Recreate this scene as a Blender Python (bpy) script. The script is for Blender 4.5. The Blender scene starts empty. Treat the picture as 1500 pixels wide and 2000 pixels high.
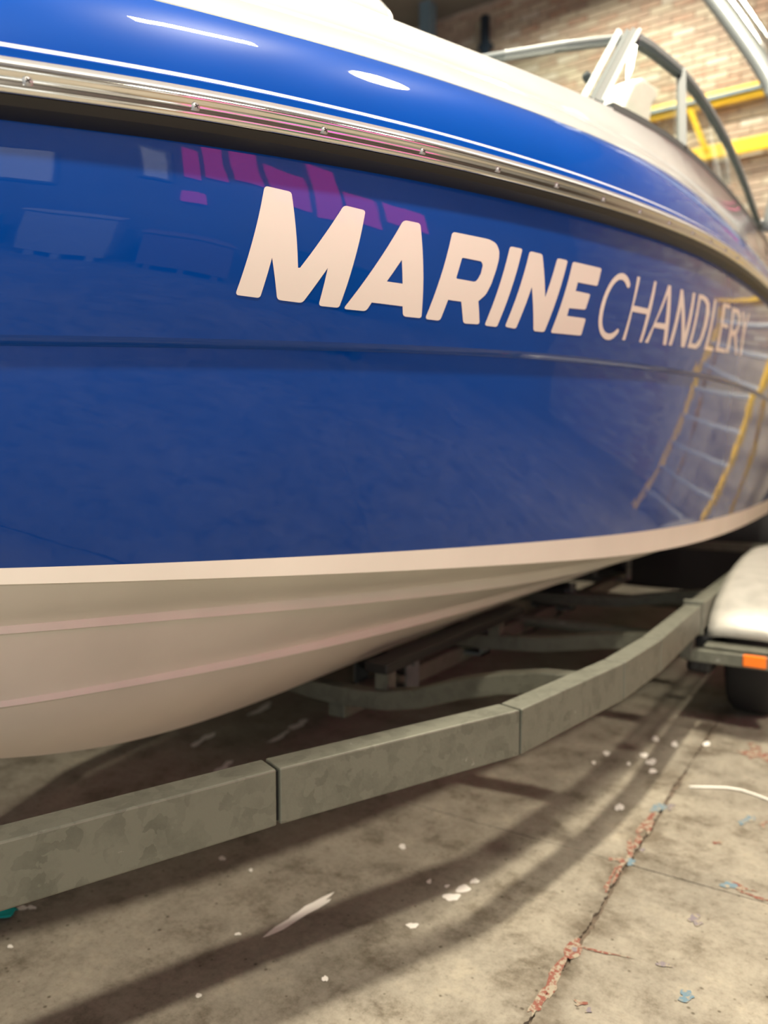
import bpy, bmesh, math, random
import numpy as np
from mathutils import Vector, Matrix
from mathutils.bvhtree import BVHTree

random.seed(7)
rng = np.random.default_rng(7)
scene = bpy.context.scene
COL = scene.collection

# ------------------------------------------------------------------ camera
# World: Z up, floor at 0, +Y runs along the boat from bow to stern, +X is out from the visible side.
CAM_H = 1.10
cam_d = bpy.data.cameras.new('camera')
cam = bpy.data.objects.new('camera', cam_d)
COL.objects.link(cam)
cam.location = (0, 0, CAM_H)
cam.rotation_euler = (math.radians(90) - math.atan(100 / 1500.0), 0, math.radians(32.8))
cam_d.sensor_fit = 'VERTICAL'
cam_d.sensor_height = 36.0
cam_d.lens = 27.0
cam_d.clip_start = 0.02
cam_d.dof.use_dof = True
cam_d.dof.focus_distance = 1.25
cam_d.dof.aperture_fstop = 2.3
scene.camera = cam

# ------------------------------------------------------------------ world, exposure
w = bpy.data.worlds.new('world')
scene.world = w
w.use_nodes = True
w.node_tree.nodes['Background'].inputs[0].default_value = (0.85, 0.94, 1.06, 1)
w.node_tree.nodes['Background'].inputs[1].default_value = 2.0
scene.view_settings.view_transform = 'Standard'
scene.view_settings.look = 'None'
scene.view_settings.gamma = 1.0
scene.view_settings.use_curve_mapping = False
scene.view_settings.exposure = 0.0

# unseen door opening added to front wall as soft fill for the hull (portal for sampling)
FILL_DOOR = (-0.6, 3.9, 3.6)          # x0, x1, head height
pd = bpy.data.lights.new('fill_door_portal', 'AREA'); pd.shape = 'RECTANGLE'; pd.size = FILL_DOOR[1] - FILL_DOOR[0]; pd.size_y = FILL_DOOR[2]
pd.cycles.is_portal = True
po = bpy.data.objects.new('fill_door_portal', pd); COL.objects.link(po)
po.location = ((FILL_DOOR[0] + FILL_DOOR[1]) / 2, -4.95, FILL_DOOR[2] / 2); po.rotation_euler = (math.radians(90), 0, 0)

# high bay lamps: x, y, z, watts, disc diameter
LAMPS = [(1.30, -1.0, 6.0, 440, 0.40), (0.43, 3.82, 6.0, 130, 0.75),
         (-2.3, 6.9, 6.1, 250, 0.40), (-2.78, 1.5, 6.0, 130, 0.40)]
STRIP = (-0.05, 1.95, 6.0, 560, 0.22, 1.2)      # linear lamp over the near gunwale: x, y, z, watts, width, length
LAMP_COL = (1.0, 0.90, 0.71)
# ------------------------------------------------------------------ material helpers
def mat(name):
    m = bpy.data.materials.new(name)
    m.use_nodes = True
    nt = m.node_tree
    return m, nt, nt.nodes['Principled BSDF']

def N(nt, t, **kw):
    n = nt.nodes.new(t)
    for k, v in kw.items():
        setattr(n, k, v)
    return n

def ramp(nt, stops, interp='LINEAR'):
    r = N(nt, 'ShaderNodeValToRGB')
    r.color_ramp.interpolation = interp
    e = r.color_ramp.elements
    while len(e) < len(stops):
        e.new(0.5)
    for i, (p, c) in enumerate(stops):
        e[i].position = p
        e[i].color = (*c, 1) if len(c) == 3 else c
    return r

def simple(name, col, rough=0.5, metal=0.0, coat=0.0, noise=0.0, nscale=8.0, bump=0.0, bscale=80.0, emit=None, estr=0.0, coat_rough=0.03):
    m, nt, b = mat(name)
    L = nt.links.new
    b.inputs['Base Color'].default_value = (*col, 1)
    b.inputs['Roughness'].default_value = rough
    b.inputs['Metallic'].default_value = metal
    b.inputs['Coat Weight'].default_value = coat
    b.inputs['Coat Roughness'].default_value = coat_rough
    tc = N(nt, 'ShaderNodeTexCoord')
    if noise > 0:
        t = N(nt, 'ShaderNodeTexNoise')
        t.inputs['Scale'].default_value = nscale
        t.inputs['Detail'].default_value = 6
        L(tc.outputs['Object'], t.inputs['Vector'])
        lo = tuple(max(0, c * (1 - noise)) for c in col)
        hi = tuple(min(1, c * (1 + noise)) for c in col)
        r = ramp(nt, [(0.3, lo), (0.7, hi)])
        L(t.outputs['Fac'], r.inputs['Fac'])
        L(r.outputs['Color'], b.inputs['Base Color'])
    if bump > 0:
        t2 = N(nt, 'ShaderNodeTexNoise')
        t2.inputs['Scale'].default_value = bscale
        t2.inputs['Detail'].default_value = 5
        L(tc.outputs['Object'], t2.inputs['Vector'])
        bp = N(nt, 'ShaderNodeBump')
        bp.inputs['Strength'].default_value = bump
        bp.inputs['Distance'].default_value = 0.002
        L(t2.outputs['Fac'], bp.inputs['Height'])
        L(bp.outputs['Normal'], b.inputs['Normal'])
    if emit:
        b.inputs['Emission Color'].default_value = (*emit, 1)
        b.inputs['Emission Strength'].default_value = estr
    return m

def gelcoat(name, col, rough, scratch):
    m, nt, b = mat(name)
    L = nt.links.new
    tc = N(nt, 'ShaderNodeTexCoord')
    t = N(nt, 'ShaderNodeTexNoise')
    t.inputs['Scale'].default_value = 2.2
    t.inputs['Detail'].default_value = 4
    L(tc.outputs['Object'], t.inputs['Vector'])
    r = ramp(nt, [(0.3, tuple(c * 0.92 for c in col)), (0.7, tuple(min(1, c * 1.06) for c in col))])
    L(t.outputs['Fac'], r.inputs['Fac'])
    L(r.outputs['Color'], b.inputs['Base Color'])
    b.inputs['Roughness'].default_value = rough
    b.inputs['Specular IOR Level'].default_value = 0.02
    b.inputs['Coat Weight'].default_value = 1.0
    b.inputs['Coat Roughness'].default_value = 0.02
    b.inputs['Coat IOR'].default_value = 1.37
    # slow waviness of the moulded shell
    t2 = N(nt, 'ShaderNodeTexNoise')
    t2.inputs['Scale'].default_value = 6.0
    t2.inputs['Detail'].default_value = 2
    L(tc.outputs['Object'], t2.inputs['Vector'])
    bp = N(nt, 'ShaderNodeBump')
    bp.inputs['Strength'].default_value = scratch
    bp.inputs['Distance'].default_value = 0.004
    L(t2.outputs['Fac'], bp.inputs['Height'])
    L(bp.outputs['Normal'], b.inputs['Coat Normal'])
    return m

M = {}
M['blue'] = gelcoat('blue_gelcoat', (0.0003, 0.054, 0.325), 0.35, 0.22)
M['white'] = gelcoat('white_gelcoat', (0.45, 0.462, 0.47), 0.30, 0.05)
M['bottom'] = simple('white_bottom_gelcoat', (0.76, 0.71, 0.63), 0.42, coat=0.25, noise=0.06, nscale=3, bump=0.05, bscale=25, coat_rough=0.2)
M['steel'] = simple('polished_stainless', (0.80, 0.80, 0.78), 0.09, 1.0)
M['screw'] = simple('screw_steel', (0.50, 0.51, 0.51), 0.42, 0.5)
M['screw_slot'] = simple('screw_slot_dark', (0.03, 0.03, 0.03), 0.7)
M['vinyl'] = simple('pale_vinyl', (0.55, 0.57, 0.58), 0.35)
M['bead'] = simple('white_edge_bead', (0.70, 0.74, 0.80), 0.2, coat=0.6)
M['rubber'] = simple('black_rubber', (0.012, 0.012, 0.013), 0.42)
M['tyre'] = simple('tyre_rubber', (0.012, 0.012, 0.012), 0.8, bump=0.2)
M['letter'] = simple('cream_vinyl_letter', (0.86, 0.79, 0.73), 0.35, coat=0.5, coat_rough=0.05)
M['alu'] = simple('anodised_aluminium', (0.085, 0.095, 0.098), 0.6, 0.0)
M['alu_lt'] = simple('pale_aluminium', (0.27, 0.30, 0.31), 0.4, 0.3)
M['gasket'] = simple('dark_gasket', (0.03, 0.045, 0.05), 0.5)
M['seat'] = simple('white_seat_vinyl', (0.85, 0.83, 0.79), 0.45)
M['amber'] = simple('amber_lens', (0.95, 0.20, 0.01), 0.25, coat=0.6)
M['guard'] = simple('mudguard_zinc', (0.40, 0.39, 0.355), 0.45, 0.30, noise=0.12, nscale=14, bump=0.15, bscale=30)
M['yellow'] = simple('yellow_paint', (0.92, 0.60, 0.015), 0.42, noise=0.05)
M['column'] = simple('blue_grey_paint', (0.16, 0.27, 0.36), 0.5)
M['dark_pipe'] = simple('dark_blue_pipe', (0.03, 0.055, 0.09), 0.5)
M['plaster'] = simple('painted_block_wall', (0.26, 0.25, 0.24), 0.85, noise=0.12, nscale=1.2)
M['ceiling'] = simple('ceiling_sheeting', (0.22, 0.21, 0.19), 0.7, noise=0.1, nscale=2)
M['mortar'] = simple('mortar', (0.46, 0.42, 0.36), 0.95, noise=0.2, nscale=5)
M['teal'] = simple('teal_cloth', (0.0, 0.36, 0.36), 0.9, bump=0.3)
M['lamp_body'] = simple('lamp_housing', (0.35, 0.36, 0.37), 0.4, 0.6)
M['tread'] = simple('ladder_tread_aluminium', (0.50, 0.53, 0.55), 0.4, 0.5)
M['pink'] = simple('backlit_magenta_sign', (0.9, 0.02, 0.25), 0.5, emit=(1.0, 0.03, 0.30), estr=3.4)
M['red'] = simple('backlit_red_sign', (0.9, 0.02, 0.02), 0.5, emit=(1.0, 0.06, 0.04), estr=2.2)
M['p_white'] = simple('white_paint_splash', (0.72, 0.70, 0.66), 0.6)
def flaky(name, col, sc, thr):
    m, nt, b = mat(name)
    L = nt.links.new
    geo = N(nt, 'ShaderNodeNewGeometry')
    n = N(nt, 'ShaderNodeTexNoise'); n.inputs['Scale'].default_value = sc; n.inputs['Detail'].default_value = 8; n.inputs['Roughness'].default_value = 0.75
    L(geo.outputs['Position'], n.inputs['Vector'])
    r = ramp(nt, [(thr - .02, (0.25, 0.22, 0.165)), (thr + .02, col)])
    L(n.outputs['Fac'], r.inputs['Fac']); L(r.outputs['Color'], b.inputs['Base Color'])
    b.inputs['Roughness'].default_value = 0.8
    return m
M['p_red'] = flaky('red_paint_splash', (0.165, 0.052, 0.036), 55, 0.50)
M['p_blue'] = flaky('blue_paint_splash', (0.10, 0.17, 0.22), 70, 0.48)
M['p_purple'] = flaky('purple_paint_splash', (0.155, 0.135, 0.155), 70, 0.49)
M['joint'] = simple('floor_joint_dirt', (0.10, 0.075, 0.055), 0.95, noise=0.4, nscale=30)
M['cable'] = simple('white_cable', (0.8, 0.78, 0.72), 0.5)

# galvanised steel with spangle and runs
def galv(name, c1, c2, c3):
    m, nt, b = mat(name)
    L = nt.links.new
    tc = N(nt, 'ShaderNodeTexCoord')
    n0 = N(nt, 'ShaderNodeTexNoise'); n0.inputs['Scale'].default_value = 22; n0.inputs['Detail'].default_value = 5
    L(tc.outputs['Object'], n0.inputs['Vector'])
    mix = N(nt, 'ShaderNodeMix', data_type='VECTOR'); mix.inputs['Factor'].default_value = 0.06
    L(tc.outputs['Object'], mix.inputs[4]); L(n0.outputs['Color'], mix.inputs[5])
    v = N(nt, 'ShaderNodeTexVoronoi'); v.inputs['Scale'].default_value = 42
    L(mix.outputs[1], v.inputs['Vector'])
    r1 = ramp(nt, [(0.0, c1), (0.55, c2), (0.80, c2), (0.9, c3)])
    sep = N(nt, 'ShaderNodeSeparateColor')
    L(v.outputs['Color'], sep.inputs[0])
    n1 = N(nt, 'ShaderNodeTexNoise'); n1.inputs['Scale'].default_value = 9; n1.inputs['Detail'].default_value = 8; n1.inputs['Roughness'].default_value = 0.7
    L(tc.outputs['Object'], n1.inputs['Vector'])
    ma = N(nt, 'ShaderNodeMath', operation='MULTIPLY_ADD'); ma.inputs[1].default_value = 0.35; 
    L(sep.outputs[0], ma.inputs[0])
    mb = N(nt, 'ShaderNodeMath', operation='MULTIPLY_ADD'); mb.inputs[1].default_value = 1.3; mb.inputs[2].default_value = -0.35
    L(n1.outputs['Fac'], mb.inputs[0]); L(mb.outputs[0], ma.inputs[2])
    L(ma.outputs[0], r1.inputs['Fac'])
    L(r1.outputs['Color'], b.inputs['Base Color'])
    b.inputs['Metallic'].default_value = 0.35
    b.inputs['Roughness'].default_value = 0.55
    n2 = N(nt, 'ShaderNodeTexNoise'); n2.inputs['Scale'].default_value = 160; n2.inputs['Detail'].default_value = 4
    L(tc.outputs['Object'], n2.inputs['Vector'])
    bp = N(nt, 'ShaderNodeBump'); bp.inputs['Strength'].default_value = 0.25; bp.inputs['Distance'].default_value = 0.002
    L(n2.outputs['Fac'], bp.inputs['Height']); L(bp.outputs['Normal'], b.inputs['Normal'])
    return m
M['galv'] = galv('galvanised_steel', (0.085, 0.088, 0.070), (0.150, 0.154, 0.125), (0.36, 0.37, 0.33))
M['galv_blue'] = galv('galvanised_steel_cool', (0.10, 0.12, 0.125), (0.16, 0.18, 0.185), (0.27, 0.29, 0.29))

def concrete():
    m, nt, b = mat('concrete_floor')
    L = nt.links.new
    tc = N(nt, 'ShaderNodeTexCoord')
    geo = N(nt, 'ShaderNodeNewGeometry')
    def noise(sc, det, rough=0.6):
        n = N(nt, 'ShaderNodeTexNoise'); n.inputs['Scale'].default_value = sc; n.inputs['Detail'].default_value = det; n.inputs['Roughness'].default_value = rough
        L(geo.outputs['Position'], n.inputs['Vector']); return n
    a = noise(1.1, 8); r1 = ramp(nt, [(0.30, (0.185, 0.170, 0.142)), (0.5, (0.262, 0.240, 0.196)), (0.68, (0.345, 0.318, 0.256))]); L(a.outputs['Fac'], r1.inputs['Fac'])
    c = noise(6, 12, 0.78); r2 = ramp(nt, [(0.36, (0.46, 0.43, 0.39)), (0.48, (0.88, 0.87, 0.86)), (0.55, (1, 1, 1)), (0.68, (1.22, 1.20, 1.15))]); L(c.outputs['Fac'], r2.inputs['Fac'])
    mx = N(nt, 'ShaderNodeMix', data_type='RGBA', blend_type='MULTIPLY'); mx.inputs['Factor'].default_value = 1.0
    L(r1.outputs['Color'], mx.inputs[6]); L(r2.outputs['Color'], mx.inputs[7])
    d = noise(60, 10, 0.8); r3 = ramp(nt, [(0.30, (0.30, 0.27, 0.24)), (0.41, (0.86, 0.85, 0.84)), (0.52, (1, 1, 1)), (0.64, (1.08, 1.08, 1.07)), (0.76, (1.35, 1.34, 1.3))]); L(d.outputs['Fac'], r3.inputs['Fac'])
    mx2a = N(nt, 'ShaderNodeMix', data_type='RGBA', blend_type='MULTIPLY'); mx2a.inputs['Factor'].default_value = 1.0
    L(mx.outputs[2], mx2a.inputs[6]); L(r3.outputs['Color'], mx2a.inputs[7])
    # pits and dark specks
    v = N(nt, 'ShaderNodeTexVoronoi'); v.inputs['Scale'].default_value = 26; L(geo.outputs['Position'], v.inputs['Vector'])
    vn = noise(9, 4); vm = N(nt, 'ShaderNodeMath', operation='MULTIPLY_ADD'); vm.inputs[1].default_value = -0.30; vm.inputs[2].default_value = 0.16
    L(vn.outputs['Fac'], vm.inputs[0]); va = N(nt, 'ShaderNodeMath', operation='SUBTRACT'); L(v.outputs['Distance'], va.inputs[0]); L(vm.outputs[0], va.inputs[1])
    r4 = ramp(nt, [(0.0, (0.25, 0.22, 0.19)), (0.05, (0.45, 0.42, 0.38)), (0.10, (1, 1, 1))]); L(va.outputs[0], r4.inputs['Fac'])
    mx2 = N(nt, 'ShaderNodeMix', data_type='RGBA', blend_type='MULTIPLY'); mx2.inputs['Factor'].default_value = 0.85
    L(mx2a.outputs[2], mx2.inputs[6]); L(r4.outputs['Color'], mx2.inputs[7])
    # grime worked into the long joint
    sx_ = N(nt, 'ShaderNodeSeparateXYZ'); L(geo.outputs['Position'], sx_.inputs[0])
    m1 = N(nt, 'ShaderNodeMath', operation='ADD'); m1.inputs[1].default_value = 0.54; L(sx_.outputs[0], m1.inputs[0])
    m2 = N(nt, 'ShaderNodeMath', operation='ABSOLUTE'); L(m1.outputs[0], m2.inputs[0])
    gn = noise(5, 8, 0.7); m3 = N(nt, 'ShaderNodeMath', operation='MULTIPLY_ADD'); m3.inputs[1].default_value = -0.55; m3.inputs[2].default_value = 0.33
    L(gn.outputs['Fac'], m3.inputs[0]); m4 = N(nt, 'ShaderNodeMath', operation='ADD'); L(m2.outputs[0], m4.inputs[0]); L(m3.outputs[0], m4.inputs[1])
    r5 = ramp(nt, [(0.02, (0.42, 0.37, 0.32)), (0.12, (1, 1, 1))]); L(m4.outputs[0], r5.inputs['Fac'])
    mx3 = N(nt, 'ShaderNodeMix', data_type='RGBA', blend_type='MULTIPLY'); mx3.inputs['Factor'].default_value = 0.8
    L(mx2.outputs[2], mx3.inputs[6]); L(r5.outputs['Color'], mx3.inputs[7])
    L(mx3.outputs[2], b.inputs['Base Color'])
    rr = ramp(nt, [(0.3, (0.42, 0.42, 0.42)), (0.7, (0.7, 0.7, 0.7))]); L(c.outputs['Fac'], rr.inputs['Fac'])
    L(rr.outputs['Color'], b.inputs['Roughness'])
    b.inputs['Specular IOR Level'].default_value = 0.35
    bp = N(nt, 'ShaderNodeBump'); bp.inputs['Strength'].default_value = 0.25; bp.inputs['Distance'].default_value = 0.003
    L(d.outputs['Fac'], bp.inputs['Height']); L(bp.outputs['Normal'], b.inputs['Normal'])
    return m
M['floor'] = concrete()

def brickmat(name, island):
    m, nt, b = mat(name)
    L = nt.links.new
    if island:
        g = N(nt, 'ShaderNodeNewGeometry'); src = g.outputs['Random Per Island']
    else:
        g = N(nt, 'ShaderNodeObjectInfo'); src = g.outputs['Random']
    r = ramp(nt, [(0.0, (0.50, 0.44, 0.36)), (0.16, (0.34, 0.23, 0.19)), (0.34, (0.44, 0.35, 0.29)), (0.50, (0.36, 0.18, 0.135)),
                  (0.62, (0.52, 0.48, 0.39)), (0.78, (0.31, 0.215, 0.185)), (0.92, (0.66, 0.65, 0.60))], 'CONSTANT')
    L(src, r.inputs['Fac'])
    geo = N(nt, 'ShaderNodeNewGeometry')
    n = N(nt, 'ShaderNodeTexNoise'); n.inputs['Scale'].default_value = 9; n.inputs['Detail'].default_value = 6
    L(geo.outputs['Position'], n.inputs['Vector'])
    mx = N(nt, 'ShaderNodeMix', data_type='RGBA'); L(n.outputs['Fac'], mx.inputs['Factor'])
    L(r.outputs['Color'], mx.inputs[6]); mx.inputs[7].default_value = (0.52, 0.46, 0.36, 1)
    L(mx.outputs[2], b.inputs['Base Color']); b.inputs['Roughness'].default_value = 0.9
    return m
M['brick'] = brickmat('brick_faces', False)
M['brick_far'] = brickmat('brick_faces_far', True)

def glassmat():
    m, nt, b = mat('tinted_windscreen_glass')
    L = nt.links.new
    out = nt.nodes['Material Output']
    g = N(nt, 'ShaderNodeBsdfGlossy'); g.inputs['Roughness'].default_value = 0.02
    t = N(nt, 'ShaderNodeBsdfTransparent'); t.inputs['Color'].default_value = (0.86, 0.90, 0.86, 1)
    lw = N(nt, 'ShaderNodeLayerWeight'); lw.inputs['Blend'].default_value = 0.5
    pw = N(nt, 'ShaderNodeMath', operation='POWER'); pw.inputs[1].default_value = 4.0; L(lw.outputs['Facing'], pw.inputs[0])
    fr = N(nt, 'ShaderNodeMath', operation='MULTIPLY_ADD'); fr.inputs[1].default_value = 0.6; fr.inputs[2].default_value = 0.08; L(pw.outputs[0], fr.inputs[0])
    mx = N(nt, 'ShaderNodeMixShader')
    L(fr.outputs[0], mx.inputs[0]); L(t.outputs[0], mx.inputs[1]); L(g.outputs[0], mx.inputs[2])
    L(mx.outputs[0], out.inputs['Surface'])
    nt.nodes.remove(b)
    return m
M['glass'] = glassmat()

# ------------------------------------------------------------------ object helpers
def link(o, parent=None):
    COL.objects.link(o)
    if parent is not None:
        o.parent = parent
    return o

def mesh_obj(name, verts, faces, material, parent=None, smooth=False, matrix=None):
    me = bpy.data.meshes.new(name)
    me.from_pydata([tuple(map(float, v)) for v in verts], [], faces)
    me.validate()
    if smooth:
        me.polygons.foreach_set('use_smooth', [True] * len(me.polygons))
    me.materials.append(M[material] if isinstance(material, str) else material)
    o = bpy.data.objects.new(name, me)
    return link(o, parent)

def bm_obj(name, bm, material, parent=None, smooth=False):
    me = bpy.data.meshes.new(name)
    bmesh.ops.recalc_face_normals(bm, faces=bm.faces)
    bm.to_mesh(me); bm.free()
    if smooth:
        me.polygons.foreach_set('use_smooth', [True] * len(me.polygons))
    me.materials.append(M[material])
    o = bpy.data.objects.new(name, me)
    return link(o, parent)

def tag(o, label=None, cat=None, group=None, kind=None):
    if label: o['label'] = label
    if cat: o['category'] = cat
    if group: o['group'] = group
    if kind: o['kind'] = kind
    return o

def empty(name, loc, label=None, cat=None, group=None):
    o = bpy.data.objects.new(name, None)
    o.location = loc
    COL.objects.link(o)
    bpy.context.view_layer.update()
    return tag(o, label, cat, group)

def adopt(o, parent):
    """parent a mesh built in world coordinates to an empty placed elsewhere"""
    o.parent = parent
    o.matrix_parent_inverse = Matrix.Translation(-Vector(parent.location)) if parent.parent is None else Matrix.Identity(4)
    return o

class G:
    """collects strips, boxes, tubes into one mesh"""
    def __init__(s): s.v = []; s.f = []
    def add(s, vs, fs):
        k = len(s.v); s.v += [tuple(map(float, q)) for q in vs]; s.f += [tuple(i + k for i in f) for f in fs]; return s
    def grid(s, rows, close=False, flip=False):
        n = len(rows[0]); vs = [p for r in rows for p in r]; fs = []
        R = len(rows)
        for i in range(R - 1 if not close else R):
            for j in range(n - 1):
                a, b, c, d = i * n + j, i * n + j + 1, ((i + 1) % R) * n + j + 1, ((i + 1) % R) * n + j
                fs.append((a, d, c, b) if flip else (a, b, c, d))
        return s.add(vs, fs)
    def box(s, c, d, rot=None):
        vs = [Vector((x * d[0] / 2, y * d[1] / 2, z * d[2] / 2)) for x in (-1, 1) for y in (-1, 1) for z in (-1, 1)]
        if rot is not None: vs = [rot @ q for q in vs]
        vs = [q + Vector(c) for q in vs]
        return s.add(vs, [(0, 1, 3, 2), (4, 6, 7, 5), (0, 4, 5, 1), (2, 3, 7, 6), (0, 2, 6, 4), (1, 5, 7, 3)])
    def tube(s, pts, r, n=10, caps=True, flat=None):
        pts = [Vector(p) for p in pts]; rows = []
        up = Vector((0, 0, 1))
        for i, p in enumerate(pts):
            t = (pts[min(i + 1, len(pts) - 1)] - pts[max(i - 1, 0)]).normalized()
            u = up if abs(t.dot(up)) < 0.95 else Vector((0, 1, 0))
            e1 = t.cross(u).normalized(); e2 = e1.cross(t).normalized()
            rr = r[i] if isinstance(r, (list, tuple)) else r
            rows.append([p + e1 * math.cos(2 * math.pi * k / n) * rr + e2 * math.sin(2 * math.pi * k / n) * rr for k in range(n)])
        k0 = len(s.v); vs = [q for row in rows for q in row]; fs = []
        for i in range(len(rows) - 1):
            for k in range(n):
                fs.append((i * n + k, i * n + (k + 1) % n, (i + 1) * n + (k + 1) % n, (i + 1) * n + k))
        if caps:
            fs.append(tuple(range(n))[::-1]); fs.append(tuple((len(rows) - 1) * n + k for k in range(n)))
        return s.add(vs, fs)
    def sweep(s, pts, prof, caps=True):
        """profile [(side, up)] swept along a polyline; side is horizontal"""
        pts = [Vector(p) for p in pts]; n = len(prof); vs = []; fs = []
        for i, p in enumerate(pts):
            t = (pts[min(i + 1, len(pts) - 1)] - pts[max(i - 1, 0)]); t.normalize()
            e1 = t.cross(Vector((0, 0, 1))).normalized(); e2 = e1.cross(t).normalized()
            vs += [p + e1 * a + e2 * b for a, b in prof]
        for i in range(len(pts) - 1):
            for k in range(n):
                fs.append((i * n + k, i * n + (k + 1) % n, (i + 1) * n + (k + 1) % n, (i + 1) * n + k))
        if caps:
            fs.append(tuple(range(n))[::-1]); fs.append(tuple((len(pts) - 1) * n + k for k in range(n)))
        return s.add(vs, fs)
    def lathe(s, c, axis, prof, n=24):
        """prof: (radius, along axis) around a centre"""
        ax = Vector(axis).normalized(); u = ax.orthogonal().normalized(); w_ = ax.cross(u)
        rows = []
        for k in range(n):
            a_ = 2 * math.pi * k / n
            d = u * math.cos(a_) + w_ * math.sin(a_)
            rows.append([Vector(c) + d * r + ax * h for r, h in prof])
        return s.grid(rows, close=True)
    def build(s, name, material, parent=None, smooth=False, bevel=0.0, fix=True):
        bm = bmesh.new()
        vs = [bm.verts.new(q) for q in s.v]
        for f in s.f:
            try: bm.faces.new([vs[i] for i in f])
            except ValueError: pass
        if fix:
            bmesh.ops.recalc_face_normals(bm, faces=bm.faces)
        if bevel > 0:
            bmesh.ops.remove_doubles(bm, verts=bm.verts, dist=1e-5)
            ed = [e for e in bm.edges if len(e.link_faces) == 2 and e.calc_face_angle(0) > 0.5]
            bmesh.ops.bevel(bm, geom=ed, offset=bevel, segments=2, affect='EDGES', profile=0.5)
        me = bpy.data.meshes.new(name); bm.to_mesh(me); bm.free()
        if smooth: me.polygons.foreach_set('use_smooth', [True] * len(me.polygons))
        me.materials.append(M[material])
        o = bpy.data.objects.new(name, me)
        COL.objects.link(o)
        if parent is not None:
            o.parent = parent
            root = parent
            off = Vector((0, 0, 0))
            while root is not None:
                off += Vector(root.location); root = root.parent
            me.transform(Matrix.Translation(-off))
        return o

# ------------------------------------------------------------------ structure: the shed
X0, X1, Y0, Y1, ZC = -7.04, 4.46, -4.933, 8.60, 6.50
g = G(); g.add([(X0 - .2, Y0 - .2, -0.008), (X1 + .2, Y0 - .2, -0.008), (X1 + .2, Y1 + .2, -0.008), (X0 - .2, Y1 + .2, -0.008),
                (X0 - .2, Y0 - .2, -0.2), (X1 + .2, Y0 - .2, -0.2), (X1 + .2, Y1 + .2, -0.2), (X0 - .2, Y1 + .2, -0.2)],
               [(0, 1, 2, 3), (7, 6, 5, 4), (0, 4, 5, 1), (1, 5, 6, 2), (2, 6, 7, 3), (3, 7, 4, 0)])
floor = tag(g.build('floor', 'joint'), kind='structure')
# cast concrete slabs, joints 1 cm wide with ragged edges
JX = [X0 - .2, -3.54, -0.54, 2.46, X1 + .2]
JY = [Y0 - .2, -3.933, -0.933, 2.067, 5.067, Y1 + .2]
def rag(a, b, n, amp):
    t = np.linspace(0, 1, n); o = rng.normal(0, amp, n) + np.convolve(rng.normal(0, amp * 3.2, n + 24), np.ones(25) / 9, 'valid')[:n]; o[0] = o[-1] = 0
    return [(a[0] + (b[0] - a[0]) * q, a[1] + (b[1] - a[1]) * q, d) for q, d in zip(t, o)]
for i in range(len(JX) - 1):
    for j in range(len(JY) - 1):
        gx, gy = 0.0035, 0.0018
        xa, xb, ya, yb = JX[i] + gx, JX[i + 1] - gx, JY[j] + gy, JY[j + 1] - gy
        near = (i in (1, 2) and j in (2, 3))
        n = 340 if near else 6
        amp = 0.0016 if near else 0.0
        loop = []
        loop += [(x + 0, y + d * .25) for x, y, d in rag((xa, ya), (xb, ya), n, amp)][:-1]
        loop += [(x + d, y) for x, y, d in rag((xb, ya), (xb, yb), n, amp)][:-1]
        loop += [(x, y + d * .25) for x, y, d in rag((xb, yb), (xa, yb), n, amp)][:-1]
        loop += [(x + d, y) for x, y, d in rag((xa, yb), (xa, ya), n, amp)][:-1]
        k = len(loop); vs = [(x, y, 0.0) for x, y in loop] + [(x, y, -0.02) for x, y in loop]
        fs = [tuple(range(k))] + [(q, q + k, (q + 1) % k + k, (q + 1) % k) for q in range(k)]
        mesh_obj('slab', vs, fs, 'floor', floor)

def wall(name, a, b, th, mt, z0=0.0, z1=ZC):
    g = G(); c = ((a[0] + b[0]) / 2, (a[1] + b[1]) / 2, (z0 + z1) / 2)
    g.box(c, (max(abs(b[0] - a[0]), th), max(abs(b[1] - a[1]), th), z1 - z0))
    return tag(g.build(name, mt), kind='structure')
wall_back = wall('wall_back', (X0 - .2, Y1 + .11), (X1 + .2, Y1 + .11), 0.2, 'mortar')
wall('wall_left', (X0 - .1, Y0 - .2), (X0 - .1, Y1 + .01), 0.2, 'plaster')
wall('wall_right', (X1 + .1, Y0 - .2), (X1 + .1, Y1 + .01), 0.2, 'plaster')
g = G()
for xa, xb, za, zb in ((X0, FILL_DOOR[0], 0, ZC), (FILL_DOOR[1], X1, 0, ZC), (FILL_DOOR[0], FILL_DOOR[1], FILL_DOOR[2], ZC)):
    g.box(((xa + xb) / 2, Y0 - .1, (za + zb) / 2), (xb - xa, .2, zb - za))
tag(g.build('wall_front', 'plaster'), kind='structure')
dr = tag(G().box(((FILL_DOOR[0] + FILL_DOOR[1]) / 2, Y0 + .22, FILL_DOOR[2] + .22), (FILL_DOOR[1] - FILL_DOOR[0] + .2, .44, .44)).build('fill_door_1', 'lamp_body', None, False, .03), kind='structure')  # roller box over the added fill opening
for x in (FILL_DOOR[0] - .05, FILL_DOOR[1] + .05): G().box((x, Y0 + .06, FILL_DOOR[2] / 2), (.10, .12, FILL_DOOR[2])).build('guide_rail', 'lamp_body', dr)
g = G(); g.box(((X0 + X1) / 2, (Y0 + Y1) / 2 , ZC + .1), (X1 - X0 + .4, Y1 - Y0 + .42, 0.2))
tag(g.build('ceiling', 'ceiling'), kind='structure')

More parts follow.
